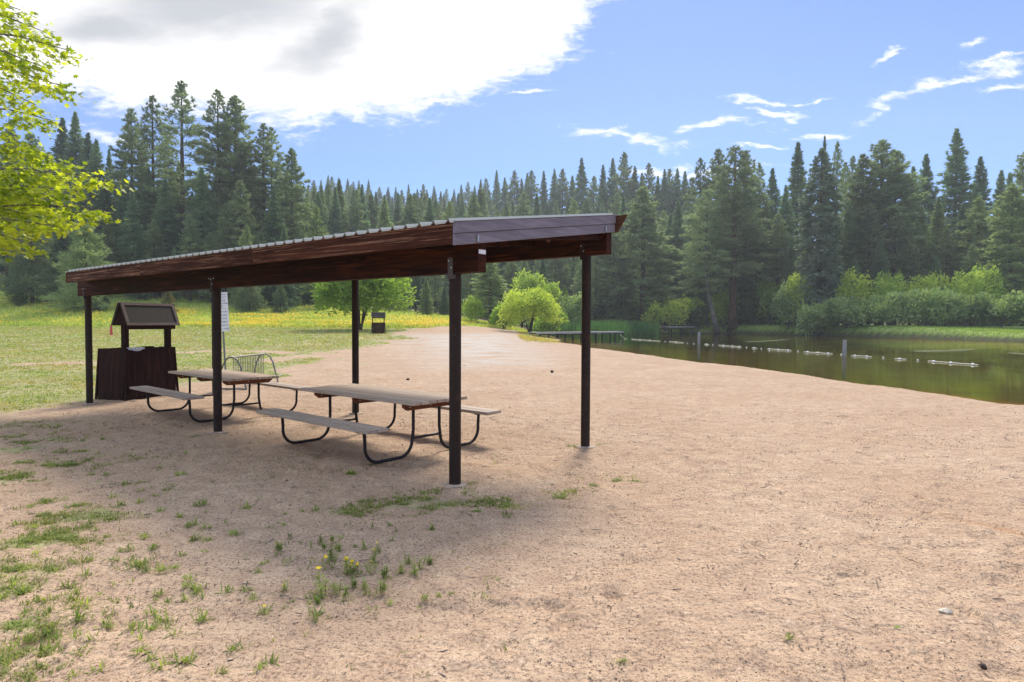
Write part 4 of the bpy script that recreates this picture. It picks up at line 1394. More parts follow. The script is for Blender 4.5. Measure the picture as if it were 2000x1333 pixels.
# the hillside below the ridge: front trees are things, the rest one mass
rr = random.Random(12)
slots = []
for Y in (146, 158, 171, 185, 200, 216, 233, 251, 270, 290, 310):
    px = 560 + rr.uniform(0, 20)
    while px < 1500:
        slots.append((px, Y + rr.uniform(-6, 6)))
        px += (5.6 if Y < 215 else 6.8) / Y * F * rr.uniform(.7, 1.35)
rest, cnt = [], 0
for (px, Y) in slots:
    X = at(px, Y); z0 = tz(X, Y)
    h = rr.uniform(15, 29)
    zt = z0 + h
    lim = zat(sky_at(px) + rr.uniform(8, 26), Y, px)
    if zt > lim: zt = lim
    if zt - z0 < 9: continue
    v = rr.choice(F_ + F_ + P_)
    if Y < 208 and cnt < 150:
        cnt += 1
        place(v, X, Y, zt, 'conifer_tree', 'green conifer on the slope beyond the pond below the ridge', 'tree', 'conifers on the slope beyond the pond', rr.uniform(.85, 1.15), leaf=M['youngpine'] if rr.random() < .22 else None)
    else:
        rest.append((v, X, Y, z0, zt, rr.uniform(.85, 1.15), rr.uniform(0, 6.28)))


def merge(rest, name, mat, keep=.5):
    Vs = []
    cache = {}
    for (v, X, Y, z0, zt, wf, a) in rest:
        key = id(v[1])
        if key not in cache:
            n = len(v[1].vertices); c = np.empty(n * 3, np.float32); v[1].vertices.foreach_get('co', c)
            cache[key] = c.reshape(-1, 3, 3)
        T = cache[key]
        T = T[RNG.random(len(T)) < keep]
        s = (zt - z0) / v[2]
        ca, sa = math.cos(a) * s * wf, math.sin(a) * s * wf
        c0 = T.mean(1, keepdims=True)
        T = c0 + (T - c0) * 1.35
        Q = np.empty_like(T)
        Q[..., 0] = T[..., 0] * ca - T[..., 1] * sa + X; Q[..., 1] = T[..., 0] * sa + T[..., 1] * ca + Y; Q[..., 2] = T[..., 2] * s + z0
        Vs.append(Q.reshape(-1, 3))
    V = np.concatenate(Vs)
    return link_obj(name, np_mesh(name, V, np.arange(len(V)).reshape(-1, 3)), mat)


fo = merge(rest, 'hillside_forest', M['pine'], .42)
tag(fo, 'mass of conifers covering the far hillside behind the nearer trees', None, None, 'stuff')

# --- right bank trees
GB = 'tall trees across the pond'
ptree(P_[3], 1257, 368, 128, 'broad pine with a bare grey lower trunk right of the shelter roof end', GB, 1.5)
ax = lambda h: (-1.9 * np.sin(np.clip(h / 13, 0, 1) * math.pi / 2) * 1.0 - .0 * h, 0 * h)
V_LEAN = setm(conifer(610, H=27, cb=.30, Lmax=5.2, pw=.40, NB=150, droop=-12, up=40, K=7, ln=.7, wd=.16, inner=.35, flat=.9, axis=ax, gap=.2, tr=1.25), M['pine'], M['bark_grey'])
Yb = 122; xb = at(1401, Yb)
place(V_LEAN, xb, Yb, zat(375, Yb, 1370), 'pine_tree', 'pine with a slanting curved trunk leaning left over the far bank', 'tree', GB, 1.15, 0.0, zb=.5)
V_BIG = setm(conifer(620, H=34, cb=.27, tr=1.3, Lmax=6.0, pw=.42, NB=220, droop=-16, up=45, K=7, ln=.75, wd=.17, inner=.35, flat=.9, gap=.15), M['pine'], M['bark_red'])
Yb = 126; xb = at(1431, Yb)
place(V_BIG, xb, Yb, zat(292, Yb, 1436), 'pine_tree', 'big straight red trunked pine on the far bank right of the leaning pine', 'tree', GB, 1.3, 1.0, zb=1.2)
ptree(V_IVY[0], 1605, 292, 112, 'thick columnar tree wrapped in grey green vines from bank to top', GB, 1.12, 'vine_clad_tree')
ptree(F_[3], 1611, 268, 116, 'fir tip poking out of the top of the vine wrapped tree', GB, .42, 'fir_tree')
ptree(O_[1], 1636, 280, 122, 'thin wispy top just right of the vine wrapped tree', GB, .7)
ptree(F_[1], 1559, 281, 140, 'fir spire left of the vine wrapped tree', GB, .95, 'fir_tree')
ptree(V_PINE[0], 1724, 277, 126, 'wide tall pine, highest of the clump right of the vine wrapped tree', GB, 1.45)
ptree(V_PINE[1], 1686, 305, 124, 'pine on the left shoulder of the wide tall pine', GB, 1.25)
ptree(V_PINE[3], 1750, 298, 128, 'pine on the right shoulder of the wide tall pine', GB, 1.3)
ptree(O_[0], 1666, 308, 134, 'sparse pine top between the vine wrapped tree and the pine clump', GB, .8)
ptree(O_[1], 1652, 320, 138, 'short sparse top next to the vine wrapped tree', GB, .8)
ptree(F_[0], 1869, 255, 138, 'tallest pointed fir on the right, rising well above its neighbours', GB, 1.1, 'fir_tree')
ptree(F_[3], 1809, 303, 142, 'slim fir between the pine clump and the tallest right fir', GB, 1.0, 'fir_tree')
ptree(F_[3], 1784, 327, 146, 'small fir top at the right foot of the pine clump', GB, .9, 'fir_tree')
ptree(F_[1], 1915, 309, 140, 'fir just right of the tallest right fir', GB, 1.0, 'fir_tree')
ptree(F_[1], 1956, 335, 150, 'distant fir top near the right edge, left of its twin', GB, 1.0, 'fir_tree')
ptree(F_[3], 1973, 339, 152, 'distant fir top near the right edge, right of its twin', GB, 1.0, 'fir_tree')
ptree(V_PINE[0], 2005, 298, 118, 'large pine cut by the right edge of the view', GB, 1.1)
ptree(P_[3], 1978, 362, 108, 'bushy pine with light needles in front of the large pine at the right edge', GB, 1.35, leaf=M['youngpine'])
ptree(F_[1], 1801, 405, 122, 'light green fir below the slim fir on the right', GB, 1.0, 'fir_tree', leaf=M['youngpine'])
ptree(F_[2], 1833, 388, 126, 'pale green fir in front of the tallest right fir', GB, 1.0, 'fir_tree', leaf=M['youngpine'])
ptree(P_[3], 1912, 388, 120, 'grey green bushy pine right below the fir beside the tallest', GB, 1.15, leaf=M['youngpine'])
ptree(O_[2], 1368, 312, 150, 'open pine top behind the leaning pine', GB, .95)
ptree(P_[1], 1403, 295, 146, 'pine top on the left shoulder of the big straight pine', GB, 1.0)
ptree(P_[1], 1456, 298, 142, 'pine top on the right shoulder of the big straight pine', GB, .9)
ptree(O_[0], 1483, 321, 145, 'low open top right of the big straight pine', GB, .9)
ptree(F_[3], 1509, 331, 150, 'small fir in the gap left of the fir spire', GB, 1.0, 'fir_tree')
for (px, yt, Y) in [(1535, 365, 132), (1520, 420, 126), (1480, 430, 130), (1660, 400, 120), (1700, 400, 119), (1750, 400, 120), (1640, 430, 118), (1720, 470, 115), (1780, 460, 116), (1850, 450, 118), (1880, 400, 124), (1940, 430, 116), (1960, 400, 124), (1310, 420, 146), (1350, 440, 148), (1200, 440, 130),
                    (1165, 455, 132), (1290, 470, 142), (1215, 500, 126), (1490, 380, 146), (1545, 470, 122), (1900, 480, 113), (1830, 500, 113), (1670, 500, 113), (1330, 480, 146), (1460, 470, 144), (2040, 380, 112), (2080, 330, 118), (2030, 450, 106)]:
    ptree(random.choice(F_ + P_), px, yt, Y, 'shaded conifer standing among the taller trees behind the far bank', 'conifers behind the far bank', random.uniform(.95, 1.25), 'conifer_tree')
# --- middle ground by the road
GM = 'trees at the end of the gravel road'
ptree(P_[0], 958, 512, 98, 'bushy dark pine beside the gravel road, behind the shelter beam', GM, 2.3, leaf=M['youngpine'])
ptree(F_[1], 832, 545, 106, 'slim pine left of the front right post at the far end of the meadow', GM, 1.6, leaf=M['youngpine'])
ptree(F_[2], 868, 560, 112, 'dark fir left of the bushy pine by the road', GM, 1.5, 'fir_tree')
ptree(F_[0], 1103, 560, 118, 'small cone shaped green tree right of the yellow bush', GM, 1.6, 'fir_tree', leaf=M['broad'])
for (px, yt, Y) in [(780, 520, 118), (812, 500, 122), (850, 500, 124), (890, 500, 122), (920, 495, 126), (745, 510, 120), (1000, 500, 128), (1060, 505, 130), (1140, 505, 127), (1020, 520, 124), (690, 500, 122), (640, 500, 118), (600, 510, 114), (560, 520, 112), (710, 530, 114), (760, 545, 112)]:
    ptree(random.choice(F_ + P_), px, yt, Y, 'dark conifer in the row behind the meadow and the road end', 'conifers behind the meadow', random.uniform(1.0, 1.4), 'conifer_tree')


# ------------------------------------------------------------------ broadleaf trees and bushes
def bush_mesh(seed, lobes, n, leaf, spread=.12, droop=0.0, pointy=1.9, up=.3):
    rng = np.random.default_rng(seed)
    vol = np.array([l[3] * l[4] * l[5] for l in lobes]) ** (2 / 3)
    pick = rng.choice(len(lobes), n, p=vol / vol.sum())
    Lb = np.array(lobes)[pick]
    d = unit(rng.normal(0, 1, (n, 3)))
    d[:, 2] = np.where(d[:, 2] < -.55, -d[:, 2], d[:, 2])
    rad = np.where(rng.random(n) < .7, rng.normal(.95, spread, n), rng.uniform(.3, .95, n))
    # uneven outline: clumps along noise of direction
    cl = .74 + .52 * vnoise(d[:, 0] * 3.6 + pick * 7.7, d[:, 1] * 3.6 + d[:, 2] * 2.9, seed)
    P = Lb[:, :3] + d * Lb[:, 3:6] * (rad * cl)[:, None]
    P[:, 2] = np.maximum(P[:, 2], .05)
    D = unit(d * .8 + rng.normal(0, .55, (n, 3)) + np.array([0, 0, up - droop]))
    N = unit(np.cross(D, rng.normal(0, 1, (n, 3))))
    ln = leaf * pointy * rng.uniform(.6, 1.3, n); wd = leaf * rng.uniform(.7, 1.2, n)
    a = P; c = P + D * ln[:, None]; m = P + D * (ln * .5)[:, None]
    Q = np.stack([a, m - N * (wd * .5)[:, None], c, m + N * (wd * .5)[:, None]], 1).reshape(-1, 3)
    return np_mesh('crown', Q, np.arange(len(Q)).reshape(-1, 4))


def stems_mesh(seed, lobes, r0, n=7, base=(0, 0), split=.35):
    rng = random.Random(seed)
    mb = MB()
    top = max(l[2] for l in lobes)
    for k in range(n):
        l = lobes[k % len(lobes)]
        a = Vector((base[0] + rng.uniform(-r0, r0) * 2, base[1] + rng.uniform(-r0, r0) * 2, -.2))
        e = Vector((l[0] + rng.uniform(-.4, .4) * l[3], l[1] + rng.uniform(-.4, .4) * l[4], l[2] + rng.uniform(-.1, .5) * l[5]))
        mid = Vector((a.x + (e.x - a.x) * .3, a.y + (e.y - a.y) * .3, top * split))
        mb.tube([a, mid, (mid + e) / 2 + Vector((rng.uniform(-.2, .2), rng.uniform(-.2, .2), .1)), e], [r0, r0 * .7, r0 * .4, r0 * .12], 6)
    me = bpy.data.meshes.new('trunk'); me.from_pydata(mb.v, [], mb.f); me.update()
    return me


def rand_lobes(seed, w, d, h, n, zlo=.35):
    rng = random.Random(seed)
    out = []
    for k in range(n):
        a = rng.uniform(0, 6.28); r = math.sqrt(rng.random()) * .74
        s = rng.uniform(.17, .33)
        z = h * rng.uniform(zlo, .84) * (1.06 - .42 * r * r)
        out.append((w / 2 * r * math.cos(a), d / 2 * r * math.sin(a), z, w / 2 * s * 1.15, d / 2 * s * 1.15, min(min(z, h - z) * .9 + .10 * h, .30 * h)))
    return out


def bush(px, ybase, ytop, wpx, Y, mat, label, name='bush', cat='bush', group=None, seed=0, n=3200, leaf=.26, nl=9, zlo=.3, droop=0.0, pointy=1.9, bark='bark_grey', r0=.06, ns=7, depth=None):
    X = at(px, Y, ybase)
    zb = tz(X, Y); zt = zat(ytop, Y, px)
    h = zt - zb; w = wpx / F * Y
    lobes = rand_lobes(seed, w, depth or w * .8, h, int(nl * 2.4), zlo)
    root = empty(name, (X, Y, zb), 0, label, cat, group)
    link_obj('trunk' if cat == 'tree' else 'stems', stems_mesh(seed, lobes, r0, ns), M[bark], root)
    link_obj('crown', bush_mesh(seed, lobes, n, leaf, droop=droop, pointy=pointy), M[mat], root)
    return root


bush(705, 645, 512, 205, 63, 'broad', 'round leafy green tree with low spreading crown behind the back middle post', 'round_tree', 'tree', None, 21, 17000, .20, 14, .38, .1, 2.0, 'bark', .13, 6)
bush(1035, 648, 574, 132, 80, 'lime', 'bright yellow green spreading bush at the root of the long dock', 'yellow_bush', 'bush', None, 31, 7000, .20, 11, .42, .0, 1.8, 'bark', .11, 6)
GMB = 'light green trees beyond the yellow bush'
bush(1033, 632, 540, 80, 116, 'fresh', 'taller light green tree behind the yellow bush', 'small_tree', 'tree', GMB, 41, 3000, .32, 8, .3)
bush(1066, 632, 550, 66, 120, 'fresh', 'light green tree right behind the yellow bush, lower of the two', 'small_tree', 'tree', GMB, 42, 2600, .32, 7, .3)
bush(1122, 634, 580, 62, 108, 'willow', 'rounded grey green bush between the yellow bush and the reeds', 'bush', 'bush', None, 43, 2200, .28, 7, .3)
bush(985, 642, 600, 60, 88, 'broad', 'low green bush left of the yellow bush at the road side', 'bush', 'bush', None, 44, 1800, .24, 6, .3)
bush(920, 640, 585, 50, 94, 'fresh', 'low light green bush behind the front right post', 'bush', 'bush', None, 45, 1800, .25, 6, .3)
bush(1075, 642, 610, 70, 92, 'broad', 'low green bush against the reeds behind the dock', 'bush', 'bush', None, 46, 1800, .25, 6, .3)
GWI = 'willow hedge bushes on the far bank'
for i, (px, yb, yt, w, Y, mat, lb) in enumerate([
        (1655, 634, 586, 115, 103, 'willow', 'grey green willow bush directly right of the vine wrapped tree'),
        (1735, 636, 580, 100, 101, 'willow', 'grey green willow bush second from the vine wrapped tree'),
        (1808, 637, 573, 140, 99, 'willow', 'largest rounded willow bush in the middle of the bank hedge'),
        (1885, 638, 585, 100, 97, 'willow', 'willow bush second from the right edge of the bank hedge'),
        (1955, 639, 580, 120, 95, 'willow', 'light willow bush close to the right edge of the view'),
        (2045, 641, 577, 120, 92, 'willow', 'willow bush cut by the right edge of the view'),
        (1538, 632, 556, 80, 113, 'willow', 'tall green bush left of the vine wrapped tree'),
        (1590, 632, 600, 70, 107, 'willow', 'low bush at the foot of the vine wrapped tree')]):
    bush(px, yb, yt, w, Y, mat, lb, 'willow_bush', 'bush', GWI, 60 + i, 4600, .30, 10, .26, .0, 1.9)
GYB = 'yellow green bushes behind the hedge'
for i, (px, yb, yt, w, Y, mat, lb) in enumerate([
        (1665, 612, 541, 74, 108, 'lime', 'yellow green bush peeking out just right of the vine wrapped tree'),
        (1740, 612, 543, 80, 108, 'fresh', 'fresh green bush behind the hedge below the wide tall pine'),
        (1815, 612, 545, 95, 106, 'lime', 'bright yellow green bush behind the largest willow'),
        (1880, 610, 538, 95, 105, 'fresh', 'fresh green bush behind the hedge left of the edge pine'),
        (1930, 608, 532, 80, 106, 'fresh', 'taller green bush behind the hedge beside the edge pine'),
        (1555, 620, 545, 60, 112, 'lime', 'yellow bush top left of the vine wrapped tree')]):
    bush(px, yb, yt, w, Y, mat, lb, 'bush', 'bush', GYB, 80 + i, 2600, .27, 8, .3)
GPB = 'bushes around the far dock'
for i, (px, yb, yt, w, Y, mat, lb) in enumerate([
        (1300, 638, 592, 100, 123, 'lime', 'light green mounded bush above the far dock'),  # brighter lime leaves put sunlight into the colour of this bush
        (1345, 636, 588, 75, 125, 'fresh', 'light green bush right of the mounded bush above the far dock'),
        (1365, 645, 602, 40, 123, 'darkbush', 'dark bush between the far dock and the leaning trunk'),
        (1415, 636, 575, 62, 127, 'lime', 'green bush showing between the leaning and the straight trunk'),  # lime leaves here too, sunlight painted in as leaf colour
        (1478, 636, 590, 66, 124, 'darkbush', 'dark rounded bush right of the straight red trunk'),
        (1210, 632, 585, 70, 130, 'broad', 'green bush behind the reeds near the grey trunk'),
        (1165, 632, 590, 60, 130, 'darkbush', 'dark bush behind the reeds left of the grey trunk'),
        (1275, 630, 560, 60, 134, 'darkbush', 'shaded bush under the broad pine across the pond'),
        (1500, 634, 560, 60, 122, 'broad', 'green bush behind the dark rounded bush'),
        (1355, 636, 640, 1, 121, None, None)]):
    if mat: bush(px, yb, yt, w, Y, mat, lb, 'bush', 'bush', GPB, 100 + i, 2400, .29, 7, .3)
bush(192, 597, 578, 40, 86, 'darkbush', 'small dark shrub on the meadow behind the left shelter post', 'shrub', 'shrub', None, 120, 700, .2, 4, .3)
bush(38, 590, 574, 28, 88, 'darkbush', 'small dark shrub alone on the upper meadow at the far left', 'shrub', 'shrub', None, 121, 500, .2, 4, .3)


# ------------------------------------------------------------------ maple at the left
def build_maple():
    TX, TY = -9.6, 8.6
    root = empty('maple_tree', (TX, TY, tz(TX, TY)), 0, 'maple with bright yellow green backlit leaves reaching in at the left edge', 'tree')
    o = Vector((TX, TY, 0))

    def W(px, py, Y):
        d = ray(px, py)
        return Vector((d.x / d.y * Y, Y, EYE + d.z / d.y * Y)) - o
    tips = [((-60, 20), (80, 60), 7.4), ((-60, 60), (138, 100), 7.3), ((-80, 120), (132, 172), 7.2), ((-80, 150), (70, 205), 7.6), ((-60, 210), (100, 235), 7.8), ((-90, 230), (80, 300), 7.4),
            ((-90, 270), (140, 322), 7.3), ((-90, 330), (215, 350), 7.0), ((-90, 370), (150, 372), 6.9), ((-90, 410), (208, 408), 6.9), ((-90, 430), (95, 440), 6.8), ((-100, 440), (60, 478), 6.8), ((-100, 400), (40, 340), 7.2), 
            ((-90, 60), (30, 110), 7.9), ((-90, 180), (30, 160), 8.0), ((-100, 300), (30, 390), 7.7), ((-60, 0), (40, 20), 7.6), ((-80, 350), (110, 412), 7.4), ((-60, 420), (15, 470), 7.5), ((-90, 320), (100, 345), 7.5), ((-60, 380), (60, 375), 7.0), ((-90, 400), (130, 438), 7.2), ((-60, 90), (80, 130), 7.0)]
    rng = random.Random(5)
    limbs = MB()
    limbs.tube([(0, 0, -.3), (.05, 0, .8), (.0, .05, 2.0), (.1, -.1, 3.4), (.05, -.2, 5.0), (.1, -.2, 7.2)], [.19, .15, .13, .11, .08, .03], 12)
    twigs = []
    for (s, e, Y) in tips:
        a = W(*s, Y + .5); b = W(*e, Y)
        j = Vector((.05, -.1, max(1.4, a.z - .9)))
        limbs.tube([j, (j + a) / 2 + Vector((0, 0, .12)), a, (a + b) / 2 + Vector((0, 0, .05)), b], [.045, .03, .016, .009, .004], 6)
        twigs.append((a, b, 1.0))
    for k in range(34):                                   # the rest of the crown, out of the frame
        az = rng.uniform(0, 6.28); z = rng.uniform(2.6, 7.6); L = rng.uniform(1.2, 2.7) * (1 - (z - 2.4) / 9)
        d = Vector((math.cos(az), math.sin(az), rng.uniform(-.05, .5)))
        if d.x > .35 and z < 5.5: d.x *= -1
        j = Vector((.05, -.1, z - .5)); b = j + d.normalized() * L
        limbs.tube([j, (j + b) / 2 + Vector((0, 0, .1)), b], [.035, .018, .005], 5)
        twigs.append((j + (b - j) * .3, b, .4))
    # palmate leaf outline
    lobe = []
    for k in range(5):
        a = math.radians(-110 + 55 * k)
        r = [.62, .86, 1.0, .86, .62][k]
        lobe.append((math.sin(a) * r, .35 + math.cos(a) * r * .8))
        if k < 4:
            a2 = a + math.radians(27.5); lobe.append((math.sin(a2) * .40, .35 + math.cos(a2) * .36))
    out = [(0, 0)] + lobe
    out = np.array(out)
    nl = len(out)
    Vs, Fs, n0 = [], [], 0
    g = np.random.default_rng(9)
    for (a, b, dens) in twigs:
        L = (b - a).length
        n = int(L * 180 * dens)
        for i in range(n):
            f = g.random() ** .8
            c = a.lerp(b, f)
            sp = .235 * (1.1 - .72 * f)
            p = np.array(c) + g.normal(0, 1, 3) * np.array([sp, sp, sp * .42]) + np.array([0, 0, -.06])
            s = .056 * g.uniform(.45, 1.3)
            dirv = np.array((b - a).normalized()) * .6 + g.normal(0, .5, 3) + np.array([0, 0, -.42]); dirv /= np.linalg.norm(dirv)
            up = g.normal(0, .42, 3) + np.array([0, 0, 1.0]); up -= dirv * (up @ dirv); up /= np.linalg.norm(up)
            sd = np.cross(dirv, up)
            Q = p + (out[:, :1] * sd + out[:, 1:] * dirv) * s - up * (np.abs(out[:, :1]) * .22 * s)
            Vs.append(Q); Fs += [(n0, n0 + k, n0 + k + 1) for k in range(1, nl - 1)]
            n0 += nl
    V = np.concatenate(Vs)
    link_obj('crown', np_mesh('crown', V, np.array(Fs)), M['maple'], root)
    limbs.build('trunk', M['bark_grey'], root, True)


build_maple()


# ------------------------------------------------------------------ grass, flowers, reeds
def blades(X, Y, h, w, name, mat, label, tint, lean=.45, k=3, jitter=.06, rng=RNG):
    n = len(X)
    Xr = np.repeat(X, k) + rng.normal(0, jitter, n * k); Yr = np.repeat(Y, k) + rng.normal(0, jitter, n * k)
    Z = terrain(Xr, Yr) - .01
    hh = np.repeat(h, k) * rng.uniform(.55, 1.2, n * k); ww = np.repeat(w, k)
    az = rng.uniform(0, 6.28, n * k); ln = rng.uniform(0, lean, n * k)
    P = np.stack([Xr, Yr, Z], 1)
    N = np.stack([np.cos(az + 1.57), np.sin(az + 1.57), 0 * az], 1) * (ww * .5)[:, None]
    T1 = np.stack([np.cos(az) * ln * .35 * hh, np.sin(az) * ln * .35 * hh, hh * .6], 1)
    T2 = np.stack([np.cos(az) * ln * hh, np.sin(az) * ln * hh, hh * (1 - .25 * ln)], 1)
    V = np.stack([P - N, P + N, P + T1 + N * .75, P + T1 - N * .75, P + T2], 1).reshape(-1, 3)
    b = np.arange(n * k) * 5
    F3 = np.stack([b + 3, b + 2, b + 4], 1); F4 = np.stack([b, b + 1, b + 2], 1); F5 = np.stack([b, b + 2, b + 3], 1)
    tn = np.repeat(np.repeat(tint, k, 0) * rng.uniform(.75, 1.25, (n * k, 1)), 5, 0)
    tn = np.concatenate([tn, np.ones((len(tn), 1))], 1)
    o = link_obj(name, np_mesh(name, V, np.concatenate([F3, F4, F5]), {'tint': tn}), mat)
    return tag(o, label, None, None, 'stuff')


def scatter(n, x0, x1, y0, y1, pw=1.0):
    """random points in a wedge of ground, denser close by"""
    Y = y0 + (y1 - y0) * RNG.random(n) ** pw
    X = (x0 + (x1 - x0) * RNG.random(n)) * Y
    return X, Y


def lawn_keep(X, Y):
    g = sstep(lawn_sd(X, Y), -.7, 1.4)
    n = fbm(X / .9, Y / .9, 51, 4)
    g = g * (1 - .8 * bare(X, Y))
    return (g + (n - .5) * 1.1) > RNG.uniform(.35, .95, len(X))


X, Y = scatter(46000, -.92, -.05, 12, 70, 1.7)
k = lawn_keep(X, Y); X, Y = X[k], Y[k]
gn = fbm(X / 2.2, Y / 2.2, 61, 3)[:, None]
tint = np.array([[1.05, .95, .8]]) * sstep(gn, .45, .62) + np.array([[.9, 1.05, .8]]) * (1 - sstep(gn, .45, .62))
blades(X, Y, .035 + .0009 * Y, .008 + .0010 * Y, 'lawn_grass', M['grass'], 'short mown lawn grass, partly dry', tint, .8, 3, .05)
X, Y = scatter(26000, -.95, .05, 71, 118, 1.2)
k = sdist(X, Y, LAWN) > 0; X, Y = X[k], Y[k]
gn = fbm(X / 7, Y / 4, 62, 3)[:, None]
tint = np.array([[1.15, 1.05, .7]]) * gn * 1.5 + np.array([[.75, 1.1, .6]]) * (1 - gn)
blades(X, Y, np.full(len(X), .42), np.full(len(X), .075), 'meadow_grass', M['grass'], 'taller green meadow grass beyond the lawn', tint, .7, 3, .2)
# yellow flowers
X, Y = scatter(60000, -.90, .04, 71, 98, 1.0)
t = X / Y
dens = (.16 + .55 * np.exp(-((t + .42) / .14) ** 2) + .75 * np.exp(-((t + .12) / .10) ** 2)) * (1 - sstep(Y, 84, 98)) * sstep(fbm(X / 5, Y / 2.5, 71, 3), .38, .62)
k = (RNG.random(len(X)) < dens) & (sdist(X, Y, LAWN) > 0); X, Y = X[k], Y[k]
Z = terrain(X, Y) + RNG.uniform(.25, .5, len(X))
n = len(X)
az = RNG.uniform(0, 6.28, n); r = RNG.uniform(.05, .09, n)
c = np.stack([X, Y, Z], 1)
tl = unit(np.stack([RNG.normal(0, .5, n), RNG.normal(-.3, .5, n), np.ones(n)], 1))
e1 = unit(np.cross(tl, np.stack([np.cos(az), np.sin(az), 0 * az], 1))); e2 = np.cross(tl, e1)
V = np.stack([c + (e1 * math.cos(a) + e2 * math.sin(a)) * r[:, None] for a in [2 * math.pi * i / 6 for i in range(6)]], 1).reshape(-1, 3)
fo = link_obj('meadow_flowers', np_mesh('meadow_flowers', V, np.arange(len(V)).reshape(-1, 6)), M['flower'])
tag(fo, 'yellow flowers carpeting the meadow', None, None, 'stuff')
# grass on the far bank and around the dock root
X = RNG.uniform(22, 100, 80000); Y = RNG.uniform(48, 126, 80000)
sdp = sdist(X, Y, POND)
k = (sdp < -.5) & (sdp > -15) & (Y - .1 * X > 50) & (X > 30); X, Y = X[k], Y[k]
blades(X, Y, np.full(len(X), .20), np.full(len(X), .07), 'bank_grass', M['grass'], 'green grass on the far bank of the pond', np.array([[.75, 1.0, .6]]) + 0 * X[:, None], .7, 3, .15)
qx, qy = np.array([g for g in LAWNB]).T
X = RNG.uniform(qx.min(), qx.max(), 3500); Y = RNG.uniform(qy.min(), qy.max() + 6, 3500)
k = (sdist(X, Y, LAWNB) > -.3) & (sdist(X, Y, POND) < -.3); X, Y = X[k], Y[k]
blades(X, Y, np.full(len(X), .13), np.full(len(X), .045), 'shore_grass', M['grass'], 'thin yellowish grass beside the dock root', np.array([[1.3, 1.05, .8]]) + 0 * X[:, None], .7, 3, .12)
# reeds
X = RNG.uniform(3, 34, 16000); Y = RNG.uniform(92, 126, 16000)
sdp = sdist(X, Y, POND)
k = (sdp > -9) & (sdp < 13) & (Y > 98 + .35 * np.abs(X - 16)) & (Y < 124) & (X < .232 * Y); X, Y = X[k], Y[k]
zz = terrain(X, Y)
blades(X, Y, 2.0 - np.minimum(zz, 0) * 1.0, np.full(len(X), .085), 'reeds', M['reed'], 'tall blue green reeds growing in the shallow end of the pond', np.array([[.9, 1.0, .9]]) + RNG.normal(0, .12, (len(X), 1)), .28, 2, .25)
# sprouts and little grass in the sand
X, Y = scatter(70000, -.95, -.0, 3.0, 13.5, 1.0)
pp = np.zeros(len(X))
for (px, py, rr_, w) in [(20, 860, .85, 1.0), (10, 935, .6, 1.0), (170, 1010, .42, .9), (110, 1055, .5, 1.0), (60, 1120, .45, .8), (120, 1190, .3, .6), (200, 900, .6, .35), (300, 950, .4, .25), (60, 830, .7, .8), (30, 1330, .25, .7), (90, 1300, .2, .6), (30, 1060, .35, .6), (40, 1230, .25, .6), (20, 1150, .3, .5), (20, 1290, .2, .6), (90, 850, .5, .35), (130, 900, .5, .25),
                       (850, 985, .5, .95), (960, 985, .42, .9), (760, 985, .35, .9), (700, 1000, .3, .7), (880, 960, .3, .8), (1010, 1000, .3, .6), (170, 990, .16, .8), (190, 1030, .2, .7), (60, 985, .2, .6), (850, 960, .2, .5), (920, 945, .12, .7)]:
    q = gp(px, py); pp = np.maximum(pp, w * (1 - sstep(np.hypot((X - q[0]) * .75, (Y - q[1]) * 1.25) / rr_, .1, 1.2)))
pp = pp * sstep(fbm(X / .22, Y / .22, 81, 3), .42, .62) + .006
k = RNG.random(len(X)) < pp; X, Y = X[k], Y[k]
blades(X, Y, np.full(len(X), .040), np.full(len(X), .007), 'sand_sprouts', M['grass'], 'sparse low grass sprouts in the sand', np.array([[.60, .70, .48]]) + RNG.normal(0, .15, (len(X), 1)), 1.5, 6, .02)
X, Y = scatter(9000, -.02, .36, 6.0, 9.6, 1.0)
pp = np.zeros(len(X))
for (px, py, rr_, w) in [(1200, 935, .28, .6), (1120, 960, .25, .45), (1060, 985, .2, .4), (1000, 990, .25, .4), (1235, 940, .1, .5), (1180, 868, .1, .6), (1118, 870, .07, .8)]:
    q = gp(px, py); pp = np.maximum(pp, w * (1 - sstep(np.hypot((X - q[0]) * .7, (Y - q[1]) * 1.3) / rr_, .1, 1.2)))
k = RNG.random(len(X)) < pp * sstep(fbm(X / .2, Y / .2, 82, 3), .4, .62); X, Y = X[k], Y[k]
blades(X, Y, np.full(len(X), .035), np.full(len(X), .008), 'sand_sprouts', M['grass'], 'low grass sprouts in the sand right of the front post', np.array([[.9, .95, .8]]) + RNG.normal(0, .15, (len(X), 1)), 1.5, 5, .02)


